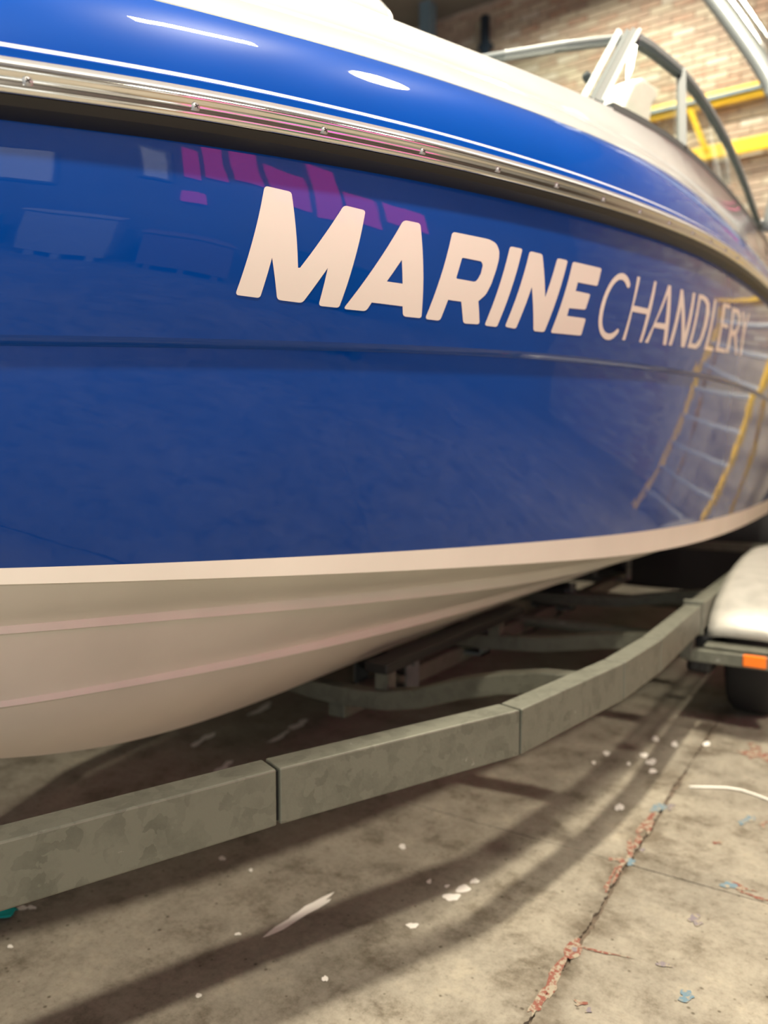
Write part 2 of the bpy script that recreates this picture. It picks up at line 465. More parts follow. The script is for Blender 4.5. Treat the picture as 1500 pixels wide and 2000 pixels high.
# bricks: 300 nearest in view as pieces, the rest of the wall as one part
BL, BH, MJ = 0.225, 0.075, 0.011
bme = bpy.data.meshes.new('brick')
bb = bmesh.new(); bmesh.ops.create_cube(bb, size=1.0)
for v in bb.verts: v.co = Vector((v.co.x * (BL - MJ), v.co.y * 0.03, v.co.z * (BH - MJ)))
bmesh.ops.bevel(bb, geom=[e for e in bb.edges], offset=0.004, segments=1, affect='EDGES')
bb.to_mesh(bme); bb.free(); bme.materials.append(M['brick'])
cells = []
nrow = int(ZC / BH)
for r in range(nrow):
    z = (r + .5) * BH
    for c in range(-2, int((X1 - X0) / BL) + 2):
        x = X0 + c * BL + (BL / 2 if r % 2 else 0) + BL / 2
        if X0 + .1 < x < X1 - .1: cells.append((x, z))
seen = [(x, z) for x, z in cells if -4.3 < x < -0.95 and z > 4.25 and
        not (x < -2.9 and z < 5.6)]
seen.sort(key=lambda q: math.hypot(q[0], 8.6))
seen = seen[:300]
ss = set(seen)
g = G()
for x, z in cells:
    dep = Y1 + 0.005 + random.uniform(-.003, .003)
    if (x, z) in ss:
        o = bpy.data.objects.new('brick', bme); o.location = (x, dep, z); link(o, wall_back)
    elif z > 2.2 or abs(x + 1) > 3:
        g.box((x, dep, z), (BL - MJ, 0.03, BH - MJ))
o = g.build('brick_course', 'brick_far', wall_back); o['kind'] = 'stuff'

# ------------------------------------------------------------------ lamps
def high_bay(x, y, z, wt, dia, label):
    t = empty('high_bay_lamp', (x, y, z), label, 'lamp', 'high bay lamps')
    G().lathe((x, y, z + .03), (0, 0, 1), [(dia / 2, 0), (dia / 2 + .02, 0), (dia / 2 + .02, .03), (.12, .20), (.10, .34), (0, .34)], 28).build('reflector_hood', 'lamp_body', t, True)
    G().tube([(x, y, z + .36), (x, y, ZC - .001)], .012, 8).build('suspension_rod', 'lamp_body', t)
    ld = bpy.data.lights.new('lamp_disc', 'AREA'); ld.shape = 'DISK'; ld.size = dia; ld.energy = wt; ld.color = LAMP_COL
    lo = bpy.data.objects.new('lamp_disc', ld); lo.location = (0, 0, 0); link(lo, t)
names = ['beside the bow towards the added door', 'above the floor beside the stern', 'near the brick wall behind the stern', 'above the far gunwale of the boat']
for (x, y, z, wt, dia), nm in zip(LAMPS, names):
    high_bay(x, y, z, wt, dia, 'round grey high bay lamp hanging ' + nm)

x, y, z, wt, wd, ln0 = STRIP
t = empty('strip_lamp', (x, y, z), 'long grey linear lamp hanging above the near gunwale of the boat', 'lamp')
G().box((x, y, z + .05), (wd + .06, ln0 + .08, .08)).build('lamp_housing', 'lamp_body', t, False, .01)
for dy in (-.4, .4): G().tube([(x, y + dy, z + .09), (x, y + dy, ZC - .001)], .01, 8).build('suspension_rod', 'lamp_body', t)
ld_ = bpy.data.lights.new('lamp_tube', 'AREA'); ld_.shape = 'RECTANGLE'; ld_.size = wd; ld_.size_y = ln0; ld_.energy = wt; ld_.color = LAMP_COL
lo_ = bpy.data.objects.new('lamp_tube', ld_); link(lo_, t)
# ------------------------------------------------------------------ boat lines
XC = -1.55
H = CAM_H
class Sp:
    """natural cubic spline"""
    def __init__(s, x, y):
        x = np.array(x, float); y = np.array(y, float); n = len(x); h = np.diff(x)
        A = np.zeros((n, n)); r = np.zeros(n); A[0, 0] = A[-1, -1] = 1
        for i in range(1, n - 1):
            A[i, i - 1] = h[i - 1]; A[i, i] = 2 * (h[i - 1] + h[i]); A[i, i + 1] = h[i]
            r[i] = 3 * ((y[i + 1] - y[i]) / h[i] - (y[i] - y[i - 1]) / h[i - 1])
        c = np.linalg.solve(A, r); s.x, s.a, s.c = x, y, c
        s.b = (y[1:] - y[:-1]) / h - h * (2 * c[:-1] + c[1:]) / 3; s.d = (c[1:] - c[:-1]) / (3 * h)
    def __call__(s, t):
        t = np.asarray(t, float); i = np.clip(np.searchsorted(s.x, t) - 1, 0, len(s.x) - 2); u = t - s.x[i]
        return s.a[i] + s.b[i] * u + s.c[i] * u ** 2 + s.d[i] * u ** 3
YE = 6.45
# rail half beam, from a chord length spline so that the rounded stem is possible
RP = np.array([[-.16, 0.0], [-.095, .14], [.05, .285], [.30, .44], [.617, .597], [.822, .688], [1.034, .761], [1.249, .822], [1.467, .872], [1.686, .915], [1.907, .952], [2.128, .982], [2.6, 1.028], [3.2, 1.055], [4.0, 1.065], [5.8, 1.04], [6.7, 1.0]])
ch = np.concatenate([[0], np.cumsum(np.hypot(*np.diff(RP, axis=0).T))])
_t = np.linspace(0, ch[-1], 4000); _Y = Sp(ch, RP[:, 0])(_t); _B = Sp(ch, RP[:, 1])(_t)
def BR(y): return np.interp(y, _Y, _B)
YS = [.4, .7, 1.0, 1.4, 1.9, 2.5, 3.2, 4.0, 5.8]
def zs(y0, z0, vals): return Sp([y0] + YS, [z0] + vals)
def bs(pts):
    a = np.array(pts); return Sp(a[:, 0], a[:, 1])
def offs(y0, d):          # half breadth given by an inset from the rail
    yy = [.62, .9, 1.2, 1.6, 2.1, 2.7, 3.4, 4.4, YE]
    return bs([(y0, 0.0)] + [(q, BR(q) - np.interp(q, [.6, 3.0, YE], d)) for q in yy])
Z_R2 = zs(-.16, .42, [.483, .516, .55, .596, .652, .717, .785, .848, .96])
LN = {}
def setln(k, y0, B, Z): LN[k] = (y0, B, Z)
def rel(k, db, dz, y0=-.16):
    LN[k] = (y0, lambda y: np.maximum(BR(y) + db, 0), lambda y: Z_R2(y) + dz)
rel('R4', -.034, -.056, -.125)
rel('R4b', -.004, -.046, -.155)
rel('R3', 0.004, -.034); rel('R2', .004, .0)
rel('V1', -.004, .003); rel('V2', 0.0, .006); rel('R1', -.003, .015)
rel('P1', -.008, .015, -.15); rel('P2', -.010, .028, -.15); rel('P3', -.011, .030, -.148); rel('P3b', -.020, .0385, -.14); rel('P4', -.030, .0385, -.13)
setln('K', -.02, bs([(-.02, 0), (.25, .265), (.62, .497), (.9, .62), (1.2, .731), (1.6, .837), (2.1, .913), (2.7, .977), (3.4, 1.01), (4.4, 1.012), (YE, .97)]), zs(-.02, .13, [.16, .183, .205, .233, .264, .295, .324, .346, .372]))
_K = LN['K']
setln('K2', -.012, lambda y: np.maximum(_K[1](y) - .020, 0), lambda y: _K[2](y) - .014)
setln('C', .17, offs(.17, [.28, .15, .15]), zs(.17, -.15, [-.159, -.173, -.186, -.202, -.220, -.238, -.255, -.270, -.285]))
_C = LN['C']
setln('C2', .19, lambda y: np.maximum(_C[1](y) - .003, 0), zs(.19, -.172, [-.182, -.2, -.219, -.245, -.276, -.310, -.338, -.358, -.38]))
_C2 = LN['C2']
setln('C2i', .195, lambda y: np.maximum(_C2[1](y) - np.interp(y, [.2, 1, 3], [.004, .02, .05]), 0), lambda y: _C2[2](y) - .004)
b1 = bs([(.285, 0), (.5, .14), (.754, .262), (1.0, .335), (1.4, .430), (2.0, .530), (2.6, .585), (3.4, .62), (4.4, .635), (YE, .63)])
z1 = zs(.285, -.279, [-.285, -.301, -.319, -.346, -.380, -.413, -.436, -.450, -.46])
hS = lambda y: np.interp(y, [.3, .75, 2.0, 4], [.008, .013, .030, .034])
setln('S1t', .285, lambda y: np.maximum(b1(y) - np.interp(y, [.3, .8, 2], [.001, .006, .012]), 0), lambda y: z1(y) + hS(y))
setln('S1b', .285, b1, z1)
setln('S1i', .30, lambda y: np.maximum(b1(y) - np.interp(y, [.3, .8, 2], [.004, .018, .04]), 0), lambda y: z1(y) - .005)
b2 = bs([(.46, 0), (.6, .075), (.803, .165), (1.0, .212), (1.47, .276), (2.0, .31), (2.6, .325), (3.4, .33), (4.4, .33), (YE, .33)])
z2 = zs(.46 if False else .2, -.43, [-.441, -.46, -.477, -.498, -.520, -.541, -.558, -.568, -.57])
setln('S2t', .46, lambda y: np.maximum(b2(y) - np.interp(y, [.46, .9, 2], [.001, .006, .012]), 0), lambda y: z2(y) + hS(y) * .75)
setln('S2b', .46, b2, z2)
setln('S2i', .475, lambda y: np.maximum(b2(y) - np.interp(y, [.46, .9, 2], [.003, .014, .035]), 0), lambda y: z2(y) - .006)
kz = Sp([-.15, 0, .15, .3, .42, .56, .7, .9, 1.17, 1.5, 2, 3, YE], [.42, .10, -.12, -.295, -.40, -.492, -.563, -.632, -.69, -.72, -.722, -.712, -.68])
def KEEL(y): return kz(y)
# deck
Z_T1 = zs(-.08, .60, [.651, .685, .721, .774, .841, .918, .988, 1.045, 1.15])
setln('T1', -.06, lambda y: np.maximum(BR(y) - .10, 0), Z_T1)
setln('T1b', -.055, lambda y: np.maximum(BR(y) - .104, 0), lambda y: Z_T1(y) + .004)
setln('T2', -.03, lambda y: np.maximum(BR(y) - .125, 0), lambda y: Z_T1(y) + np.interp(y, [0, 2, 3.2, 6], [.05, .045, .035, .03]))
setln('T0', .12, lambda y: np.maximum(BR(y) - Sp([-.2, 1, 2, 2.6, 3.2, 4, 6], [.215, .22, .215, .175, .14, .132, .13])(np.minimum(y, 6)), 0), Sp([.12, .4, .7, 1.0, 1.4, 1.9, 2.4, 2.9, 3.5, 4.2, 5.8], [.815, .835, .86, .89, .934, 1.005, 1.073, 1.128, 1.177, 1.24, 1.36]))

NS = 150
SG = np.linspace(0, 1, NS) ** 1.5
def pts(k, side=1, y1=YE):
    y0, B, Z = LN[k]; y = y0 + (y1 - y0) * SG; b = np.maximum(B(y), 0); b[0] = 0 if k not in () else b[0]
    return np.stack([XC + side * b, y, H + Z(y)], 1)
def strip(g, ka, kb, rows=1, bulge=0.0, pa=None, pb=None):
    for side in (1, -1):
        A = pts(ka, side) if pa is None else pa(side); Bp = pts(kb, side) if pb is None else pb(side)
        rr = []
        d = Bp - A; nrm = np.stack([d[:, 2] * -side, np.zeros(len(d)), d[:, 0] * side], 1)
        if side == 1: nrm = np.stack([-d[:, 2], 0 * d[:, 0], d[:, 0]], 1)
        else: nrm = np.stack([d[:, 2], 0 * d[:, 0], -d[:, 0]], 1)
        ln = np.linalg.norm(nrm, axis=1, keepdims=True); nrm = nrm / np.maximum(ln, 1e-6)
        fade = np.clip(SG / 0.05, 0, 1)[:, None]
        for q in np.linspace(0, 1, rows + 1):
            rr.append(A + d * q + nrm * (bulge * 4 * q * (1 - q)) * fade)
        g.grid(rr, flip=(side == -1))
def keel_pts(k):
    y0 = LN[k][0]; y = y0 + (YE - y0) * SG
    return np.stack([0 * y + XC, y, H + KEEL(y)], 1)

def roll(g, ka, kb, c=(.16, .62), rows=14):
    # side band that starts upright and rolls over towards the deck
    for side in (1, -1):
        A, Bp = pts(ka, side), pts(kb, side); rr = []
        for q in np.linspace(0, 1, rows + 1):
            wi = 2 * q * (1 - q) * c[0] + q * q; wz = 2 * q * (1 - q) * c[1] + q * q
            d = Bp - A
            rr.append(A + d * np.array([wi, q, wz]))
        g.grid(rr, flip=(side == -1))
boat = empty('motor_boat', (XC, 2.5, H - .70), 'blue and white motor boat with cream side lettering resting on the galvanised trailer', 'boat')
g = G()
strip(g, 'R4', 'K', 12, 0.016)
hull = g.build('hull_topside', 'blue', boat, True, fix=False)
g = G()
strip(g, 'K', 'K2', 2, 0.004)
strip(g, 'K2', 'C', 12, 0.012)
g.build('hull_lower_side', 'blue', boat, True, fix=False)
g = G()
strip(g, 'C', 'C2', 2); strip(g, 'C2', 'C2i', 1); strip(g, 'C2i', 'S1t', 5, .004)
strip(g, 'S1t', 'S1b', 1); strip(g, 'S1b', 'S1i', 1); strip(g, 'S1i', 'S2t', 5, .004)
strip(g, 'S2t', 'S2b', 1); strip(g, 'S2b', 'S2i', 1)
strip(g, 'S2i', 'S2i', 6, 0.006, pb=lambda s: keel_pts('S2i'))
g.build('hull_bottom', 'bottom', boat, True, fix=False)
# stem closing strips between the starts of the lines and the keel/stem curve are covered by the lofts meeting at half breadth 0
g = G()
tr = ['P2', 'R4', 'K', 'K2', 'C', 'C2', 'C2i', 'S1t', 'S1b', 'S1i', 'S2t', 'S2b', 'S2i']
ring = [tuple(pts(k, 1)[-1]) for k in tr] + [tuple(keel_pts('S2i')[-1])] + [tuple(pts(k, -1)[-1]) for k in tr[::-1]]
g.add(ring, [tuple(range(len(ring)))])
g.build('transom', 'blue', boat)
# deck moulding
g = G()
strip(g, 'P1', 'P2', 1); strip(g, 'P2', 'P3', 1); strip(g, 'P3b', 'P4', 1)
roll(g, 'P4', 'T1')
g.build('deck_side_band', 'blue', boat, True, fix=False)
g = G(); strip(g, 'P3', 'P3b', 4, .0032); g.build('edge_bead', 'bead', boat, True, fix=False)  # white strip along the outer edge of the deck cap
g = G(); strip(g, 'T1', 'T1b', 1); g.build('pinstripe', 'gasket', boat, True, fix=False)
g = G()
strip(g, 'T1b', 'T2', 3, 0.003); strip(g, 'T2', 'T0', 8, 0.012)
YW = 2.62
def deck_in(side):
    p = pts('T0', side); y = p[:, 1]; b = np.abs(p[:, 0] - XC)
    bi = np.where(y < YW, 0, np.minimum(b - .10, .72))
    return np.stack([XC + side * np.maximum(bi, 0), y, p[:, 2] + np.where(y < YW, .05 * np.clip(b, 0, 1), -.01)], 1)
strip(g, 'T0', 'T0', 5, .01, pb=deck_in)
g.build('deck', 'white', boat, True, fix=False)
# cockpit: inner sides, sole and front bulkhead
g = G()
ys = np.linspace(YW, YE, 30)
for side in (1, -1):
    b = np.minimum(LN['T0'][1](ys) - .10, .72); zt = H + LN['T0'][2](ys) - .012
    A = np.stack([XC + side * b, ys, zt], 1); B_ = np.stack([XC + side * (b - .03), ys, 0 * ys + H + .10], 1)
    g.grid([A, B_])
b0 = min(float(LN['T0'][1](YW)) - .10, .72)
zt = float(H + LN['T0'][2](YW))
g.add([(XC - b0, YW, zt), (XC, YW, zt + .05), (XC + b0, YW, zt), (XC + b0 - .03, YW, H + .1), (XC - b0 + .03, YW, H + .1)], [(0, 1, 2, 3, 4)])
g.add([(XC - .70, YW, H + .1), (XC + .70, YW, H + .1), (XC + .70, YE, H + .1), (XC - .70, YE, H + .1)], [(0, 1, 2, 3)])
bE = float(BR(YE)) - .13
zE = float(H + LN['T0'][2](YE))
g.add([(XC - bE, YE, H + .1), (XC + bE, YE, H + .1), (XC + bE, YE, zE), (XC - bE, YE, zE)], [(0, 1, 2, 3)])
g.add([(XC - bE - .1, YE + .002, H + .95), (XC + bE + .1, YE + .002, H + .95), (XC + bE, YE + .002, zE), (XC - bE, YE + .002, zE)], [(0, 1, 2, 3)])
g.build('cockpit_liner', 'white', boat)

# rub rail: black backing, pale vinyl lip, polished insert with screws
g = G(); strip(g, 'R4', 'R4b', 2, -.002); strip(g, 'R4b', 'R3', 2, .001); strip(g, 'R2', 'V1', 1)
g.build('rub_rail_backing', 'rubber', boat, True, fix=False)
g = G(); strip(g, 'V1', 'V2', 1); strip(g, 'V2', 'R1', 3, .0025); strip(g, 'R1', 'P1', 1)
g.build('rub_rail_vinyl_lip', 'vinyl', boat, True, fix=False)
g = G()
for side in (1, -1):
    y = -.16 + (YE + .16) * SG; b = BR(y) + .004; z = H + Z_R2(y)
    prof = [(-.004, -.0335), (.003, -.0325), (.0062, -.029), (.0068, -.0235), (.0045, -.0215), (.0045, -.0120), (.0075, -.0100), (.0100, -.0060), (.0085, -.0020), (.003, 0.0), (-.004, 0.0)]
    rows = [np.stack([XC + side * np.maximum(b + db, 0), y, z + dz], 1) for db, dz in prof]
    g.grid(rows, flip=(side == 1))
rail = g.build('rub_rail_insert', 'steel', boat, False, fix=False)
me = rail.data
# smooth along the rail, crisp across: keep flat ribs but smooth the round crown
me.polygons.foreach_set('use_smooth', [True] * len(me.polygons))
SCREW_Y = [0.412, 0.617, 0.822, 1.034, 1.249, 1.467, 1.686, 1.907, 2.128, 2.352, 2.577, 2.80, 3.025, 3.25]
def frame_at(y):
    p = Vector((XC + BR(y) + .004, y, float(H + Z_R2(y)))); q = Vector((XC + BR(y + .01) + .004, y + .01, float(H + Z_R2(y + .01))))
    t = (q - p).normalized(); n = t.cross(Vector((0, 0, 1))).normalized(); return p, t, n
for y in SCREW_Y:
    p, t, n = frame_at(y)
    c = p + n * .0045 + Vector((0, 0, -.0168))
    s_ = G().lathe(c, n, [(.0066, -.001), (.0066, .0004), (.0052, .0022), (.0030, .0031), (.0, .0034)], 14).build('screw', 'screw', rail, True)
    u = t; v = n.cross(t)
    sl = G()
    for k in (0.5, 2.07):
        d = (u * math.cos(k) + v * math.sin(k)); e = n.cross(d)
        c2 = c + n * .0031
        sl.add([c2 + d * a_ * .0036 + e * b_ * .0008 + n * h_ for h_ in (.0, .0006) for a_, b_ in ((-1, -1), (1, -1), (1, 1), (-1, 1))],
               [(0, 1, 2, 3), (7, 6, 5, 4), (0, 4, 5, 1), (1, 5, 6, 2), (2, 6, 7, 3), (3, 7, 4, 0)])
    sl.build('screw_slot', 'screw_slot', rail)

# ------------------------------------------------------------------ lettering on the topside
LETTERS = {'b_M':[[(0.9587,1.5351),(0.9595,1.5371),(0.9606,1.5387),(0.9621,1.5399),(0.9639,1.5406),(0.9662,1.5408),(1.0016,1.5416),(1.0039,1.5414),(1.0058,1.5408),(1.0072,1.5397),(1.0082,1.5382),(1.0087,1.5362),(1.0324,1.4255),(1.0362,1.4261),(1.1069,1.537),(1.1087,1.5391),(1.1107,1.5408),(1.113,1.5419),(1.1155,1.5427),(1.1183,1.543),(1.1501,1.5437),(1.1527,1.5435),(1.1547,1.5428),(1.1558,1.5416),(1.1562,1.5398),(1.1558,1.5375),(1.1281,1.3786),(1.1277,1.3764),(1.1267,1.3747),(1.1251,1.3735),(1.123,1.3727),(1.1204,1.3724),(1.0925,1.3712),(1.09,1.3714),(1.088,1.372),(1.0866,1.3731),(1.0858,1.3747),(1.0855,1.3768),(1.0892,1.4341),(1.0561,1.3764),(1.0549,1.3746),(1.0533,1.3732),(1.0514,1.3721),(1.0492,1.3715),(1.0467,1.3712),(1.0129,1.3706),(1.0104,1.3708),(1.0083,1.3714),(1.0066,1.3725),(1.0052,1.374),(1.0041,1.3759),(0.9833,1.4336),(0.9762,1.3746),(0.9758,1.3726),(0.9749,1.3711),(0.9736,1.37),(0.9718,1.3693),(0.9696,1.3691),(0.9396,1.3688),(0.9375,1.3689),(0.9358,1.3696),(0.9347,1.3706),(0.9341,1.3721),(0.934,1.3741)]],'b_A':[[(1.2419,1.5399),(1.2439,1.5422),(1.2463,1.544),(1.249,1.5454),(1.252,1.5463),(1.2553,1.5468),(1.2802,1.5484),(1.2835,1.5484),(1.2861,1.5477),(1.288,1.5466),(1.2893,1.5448),(1.2898,1.5425),(1.3205,1.3851),(1.3209,1.3827),(1.3203,1.3809),(1.3189,1.3795),(1.3165,1.3785),(1.3132,1.3781),(1.283,1.3766),(1.2797,1.3766),(1.2769,1.3773),(1.2747,1.3784),(1.273,1.3802),(1.2719,1.3824),(1.2679,1.3938),(1.1943,1.3908),(1.1889,1.38),(1.1875,1.378),(1.1858,1.3763),(1.1836,1.3751),(1.1811,1.3743),(1.1781,1.374),(1.1443,1.3723),(1.1417,1.3724),(1.1399,1.3729),(1.1389,1.374),(1.1388,1.3754),(1.1395,1.3774)],[(1.248,1.4748),(1.2578,1.4333),(1.2195,1.4316)]],'b_R':[[(1.3756,1.5457),(1.3768,1.5479),(1.3786,1.5497),(1.3809,1.5511),(1.3837,1.552),(1.387,1.5525),(1.4818,1.5596),(1.4857,1.5598),(1.4896,1.5599),(1.4934,1.5598),(1.4972,1.5596),(1.5009,1.5592),(1.5069,1.5585),(1.5104,1.5578),(1.5135,1.5569),(1.5162,1.5557),(1.5186,1.5542),(1.5205,1.5524),(1.5233,1.5493),(1.5249,1.5472),(1.5262,1.5451),(1.5272,1.5429),(1.5277,1.5405),(1.5279,1.538),(1.5279,1.5333),(1.5278,1.5307),(1.5276,1.5282),(1.5271,1.5256),(1.5265,1.523),(1.5259,1.5204),(1.5227,1.5094),(1.5219,1.5068),(1.5211,1.5042),(1.5202,1.5017),(1.5192,1.4991),(1.5182,1.4965),(1.5107,1.4766),(1.5097,1.4741),(1.5086,1.4716),(1.5074,1.4691),(1.5061,1.4666),(1.5048,1.4642),(1.4992,1.4545),(1.4977,1.4521),(1.4959,1.4498),(1.4939,1.4476),(1.4917,1.4455),(1.4891,1.4434),(1.4752,1.4323),(1.4908,1.3939),(1.4913,1.3917),(1.4908,1.39),(1.4894,1.3886),(1.487,1.3877),(1.4836,1.3871),(1.4514,1.3843),(1.4479,1.3842),(1.4449,1.3847),(1.4424,1.3856),(1.4405,1.3871),(1.4391,1.3892),(1.4229,1.424),(1.384,1.422),(1.3742,1.3859),(1.3734,1.3838),(1.3719,1.3822),(1.3699,1.381),(1.3674,1.3802),(1.3643,1.3798),(1.3402,1.3787),(1.3373,1.3788),(1.335,1.3794),(1.3336,1.3805),(1.3328,1.382),(1.3327,1.384)],[(1.4085,1.5048),(1.409,1.5059),(1.4098,1.5068),(1.4109,1.5075),(1.4123,1.5079),(1.414,1.5081),(1.4644,1.5111),(1.4663,1.5111),(1.4679,1.5109),(1.4694,1.5105),(1.4707,1.5099),(1.4718,1.5091),(1.4731,1.5078),(1.474,1.5069),(1.4746,1.5058),(1.475,1.5047),(1.4751,1.5036),(1.4749,1.5023),(1.4722,1.4909),(1.472,1.4897),(1.4716,1.4885),(1.4711,1.4872),(1.4705,1.486),(1.4698,1.4848),(1.4643,1.4758),(1.4635,1.4746),(1.4625,1.4735),(1.4614,1.4724),(1.4602,1.4715),(1.4588,1.4705),(1.4579,1.47),(1.4564,1.4692),(1.4548,1.4686),(1.4531,1.4681),(1.4513,1.4677),(1.4494,1.4676),(1.402,1.4654),(1.4004,1.4654),(1.3992,1.4657),(1.3985,1.4663),(1.3981,1.4671),(1.3982,1.4682)]],'b_I':[[(1.5635,1.5552),(1.5648,1.5572),(1.5667,1.5589),(1.5691,1.5602),(1.572,1.5611),(1.5754,1.5616),(1.6032,1.5638),(1.6066,1.5639),(1.6089,1.5634),(1.6102,1.5624),(1.6106,1.5609),(1.6099,1.5588),(1.5544,1.395),(1.5537,1.3931),(1.5524,1.3916),(1.5504,1.3905),(1.5478,1.3897),(1.5445,1.3894),(1.519,1.3881),(1.5159,1.3882),(1.5136,1.3887),(1.512,1.3896),(1.5112,1.391),(1.5112,1.3928)]],'b_N':[[(1.6382,1.5596),(1.6397,1.5617),(1.6417,1.5634),(1.6443,1.5647),(1.6475,1.5656),(1.6512,1.5661),(1.6823,1.568),(1.6861,1.5681),(1.6891,1.5676),(1.6913,1.5666),(1.6928,1.5651),(1.6936,1.5632),(1.7183,1.4771),(1.7549,1.5664),(1.7563,1.5687),(1.7585,1.5705),(1.7614,1.5719),(1.765,1.5729),(1.7692,1.5734),(1.7949,1.5754),(1.799,1.5755),(1.8019,1.5749),(1.8036,1.5739),(1.8041,1.5722),(1.8034,1.57),(1.7426,1.4075),(1.7417,1.4055),(1.7401,1.4038),(1.7376,1.4025),(1.7343,1.4016),(1.7302,1.401),(1.7052,1.3992),(1.7012,1.3991),(1.6978,1.3996),(1.6951,1.4005),(1.693,1.4019),(1.6916,1.4038),(1.6581,1.4905),(1.6243,1.3998),(1.6234,1.3979),(1.6219,1.3964),(1.6196,1.3953),(1.6167,1.3946),(1.6131,1.3943),(1.5906,1.3939),(1.5873,1.3941),(1.5847,1.3947),(1.583,1.3957),(1.5821,1.3971),(1.5822,1.399)]],'b_E':[[(1.8287,1.5735),(1.8299,1.5753),(1.8318,1.5768),(1.8343,1.578),(1.8374,1.5788),(1.841,1.5793),(1.9723,1.5901),(1.9764,1.5902),(1.9794,1.5899),(1.9812,1.589),(1.9821,1.5876),(1.9818,1.5857),(1.9686,1.5494),(1.9675,1.5475),(1.9657,1.5459),(1.9631,1.5446),(1.9597,1.5437),(1.9555,1.5431),(1.8615,1.535),(1.8549,1.5135),(1.9222,1.518),(1.926,1.5181),(1.9289,1.5177),(1.9307,1.5168),(1.9314,1.5154),(1.9311,1.5136),(1.92,1.4832),(1.919,1.4813),(1.9172,1.4798),(1.9146,1.4786),(1.9114,1.4777),(1.9074,1.4771),(1.8342,1.4699),(1.8306,1.451),(1.9173,1.4575),(1.9213,1.4577),(1.9242,1.4573),(1.9262,1.4565),(1.9273,1.4552),(1.9273,1.4534),(1.9219,1.4205),(1.9213,1.4187),(1.9199,1.4172),(1.9176,1.4161),(1.9145,1.4153),(1.9105,1.4148),(1.7796,1.4046),(1.7763,1.4045),(1.7737,1.4049),(1.772,1.4057),(1.7711,1.4069),(1.7709,1.4085)]],'t_C':[[(2.1685,1.5828),(2.1641,1.5892),(2.156,1.5951),(2.1444,1.6005),(2.1305,1.6031),(2.1145,1.603),(2.0983,1.6),(2.0822,1.5942),(2.0655,1.5854),(2.0486,1.5736),(2.0332,1.5593),(2.0193,1.5426),(2.0089,1.5254),(2.0015,1.5077),(1.9981,1.4907),(1.9981,1.4742),(2.0015,1.4604),(2.0078,1.4492),(2.0168,1.4402),(2.0279,1.4332),(2.041,1.4279),(2.0564,1.4244),(2.0717,1.4233),(2.0865,1.4246),(2.0999,1.4278),(2.1117,1.4328),(2.1231,1.4396),(2.1339,1.448),(2.1367,1.4547),(2.1315,1.4596),(2.1231,1.4581),(2.1116,1.4503),(2.0999,1.4448),(2.0878,1.4414),(2.075,1.4398),(2.0613,1.4399),(2.049,1.4424),(2.0382,1.4471),(2.0295,1.4536),(2.0235,1.4619),(2.0199,1.4727),(2.019,1.4862),(2.0211,1.5017),(2.0263,1.5191),(2.0353,1.5357),(2.0482,1.5516),(2.0618,1.5644),(2.0763,1.5742),(2.0897,1.5808),(2.1017,1.5842),(2.1138,1.5854),(2.1259,1.5844),(2.1372,1.5799),(2.1479,1.572),(2.1578,1.5709),(2.1664,1.5766)]],'t_H':[[(2.2148,1.6126),(2.2357,1.6144),(2.2066,1.5322),(2.3141,1.5397),(2.3443,1.6233),(2.364,1.6251),(2.3123,1.4449),(2.2925,1.4432),(2.3109,1.5237),(2.2025,1.5154),(2.1907,1.4361),(2.1702,1.4347)]],'t_A':[[(2.4656,1.6334),(2.4923,1.6357),(2.517,1.4608),(2.487,1.458),(2.4756,1.5024),(2.3843,1.4967),(2.3609,1.4485),(2.3358,1.4476)],[(2.4661,1.6054),(2.4723,1.5195),(2.3939,1.5122)]],'t_N':[[(2.5874,1.6421),(2.6138,1.6453),(2.6773,1.5196),(2.7232,1.6555),(2.7539,1.6581),(2.7008,1.4746),(2.6618,1.472),(2.6036,1.592),(2.5676,1.4648),(2.5377,1.4632)]],'t_D':[[(2.7977,1.6625),(2.8647,1.67),(2.9161,1.6698),(2.9505,1.6556),(2.9561,1.6232),(2.9347,1.5743),(2.9047,1.5332),(2.8751,1.501),(2.8377,1.4852),(2.7323,1.4782)],[(2.8217,1.6506),(2.8704,1.6539),(2.9029,1.6429),(2.9033,1.6151),(2.8857,1.5675),(2.8602,1.5235),(2.8196,1.4992),(2.7679,1.4961)]],'t_L':[[(3.0179,1.6816),(3.0549,1.6848),(2.9815,1.5115),(3.0742,1.517),(3.0771,1.5035),(2.9396,1.4954)]],'t_E':[[(3.1694,1.6961),(3.3227,1.7125),(3.3088,1.6954),(3.2151,1.6866),(3.1891,1.6235),(3.2919,1.6315),(3.2821,1.615),(3.1739,1.607),(3.1605,1.5286),(3.281,1.537),(3.2836,1.5217),(3.1113,1.5096)]],'t_R':[[(3.3578,1.7099),(3.5054,1.7233),(3.5506,1.7059),(3.5366,1.6644),(3.487,1.6282),(3.469,1.6185),(3.543,1.5449),(3.4938,1.5408),(3.4203,1.6049),(3.3767,1.6014),(3.3493,1.5292),(3.2902,1.5252)],[(3.3905,1.6944),(3.4736,1.7008),(3.4955,1.6876),(3.484,1.6569),(3.4364,1.6285),(3.372,1.6229)]],'t_Y':[[(3.5874,1.7305),(3.6367,1.7364),(3.6656,1.678),(3.7376,1.7453),(3.7858,1.7508),(3.6672,1.6478),(3.6428,1.5512),(3.5864,1.5473),(3.6135,1.6455)]]}  #LETTERS#
dg = hull.data
bv = BVHTree.FromPolygons([tuple(v.co + boat.location) for v in dg.vertices], [tuple(p.vertices) for p in dg.polygons])
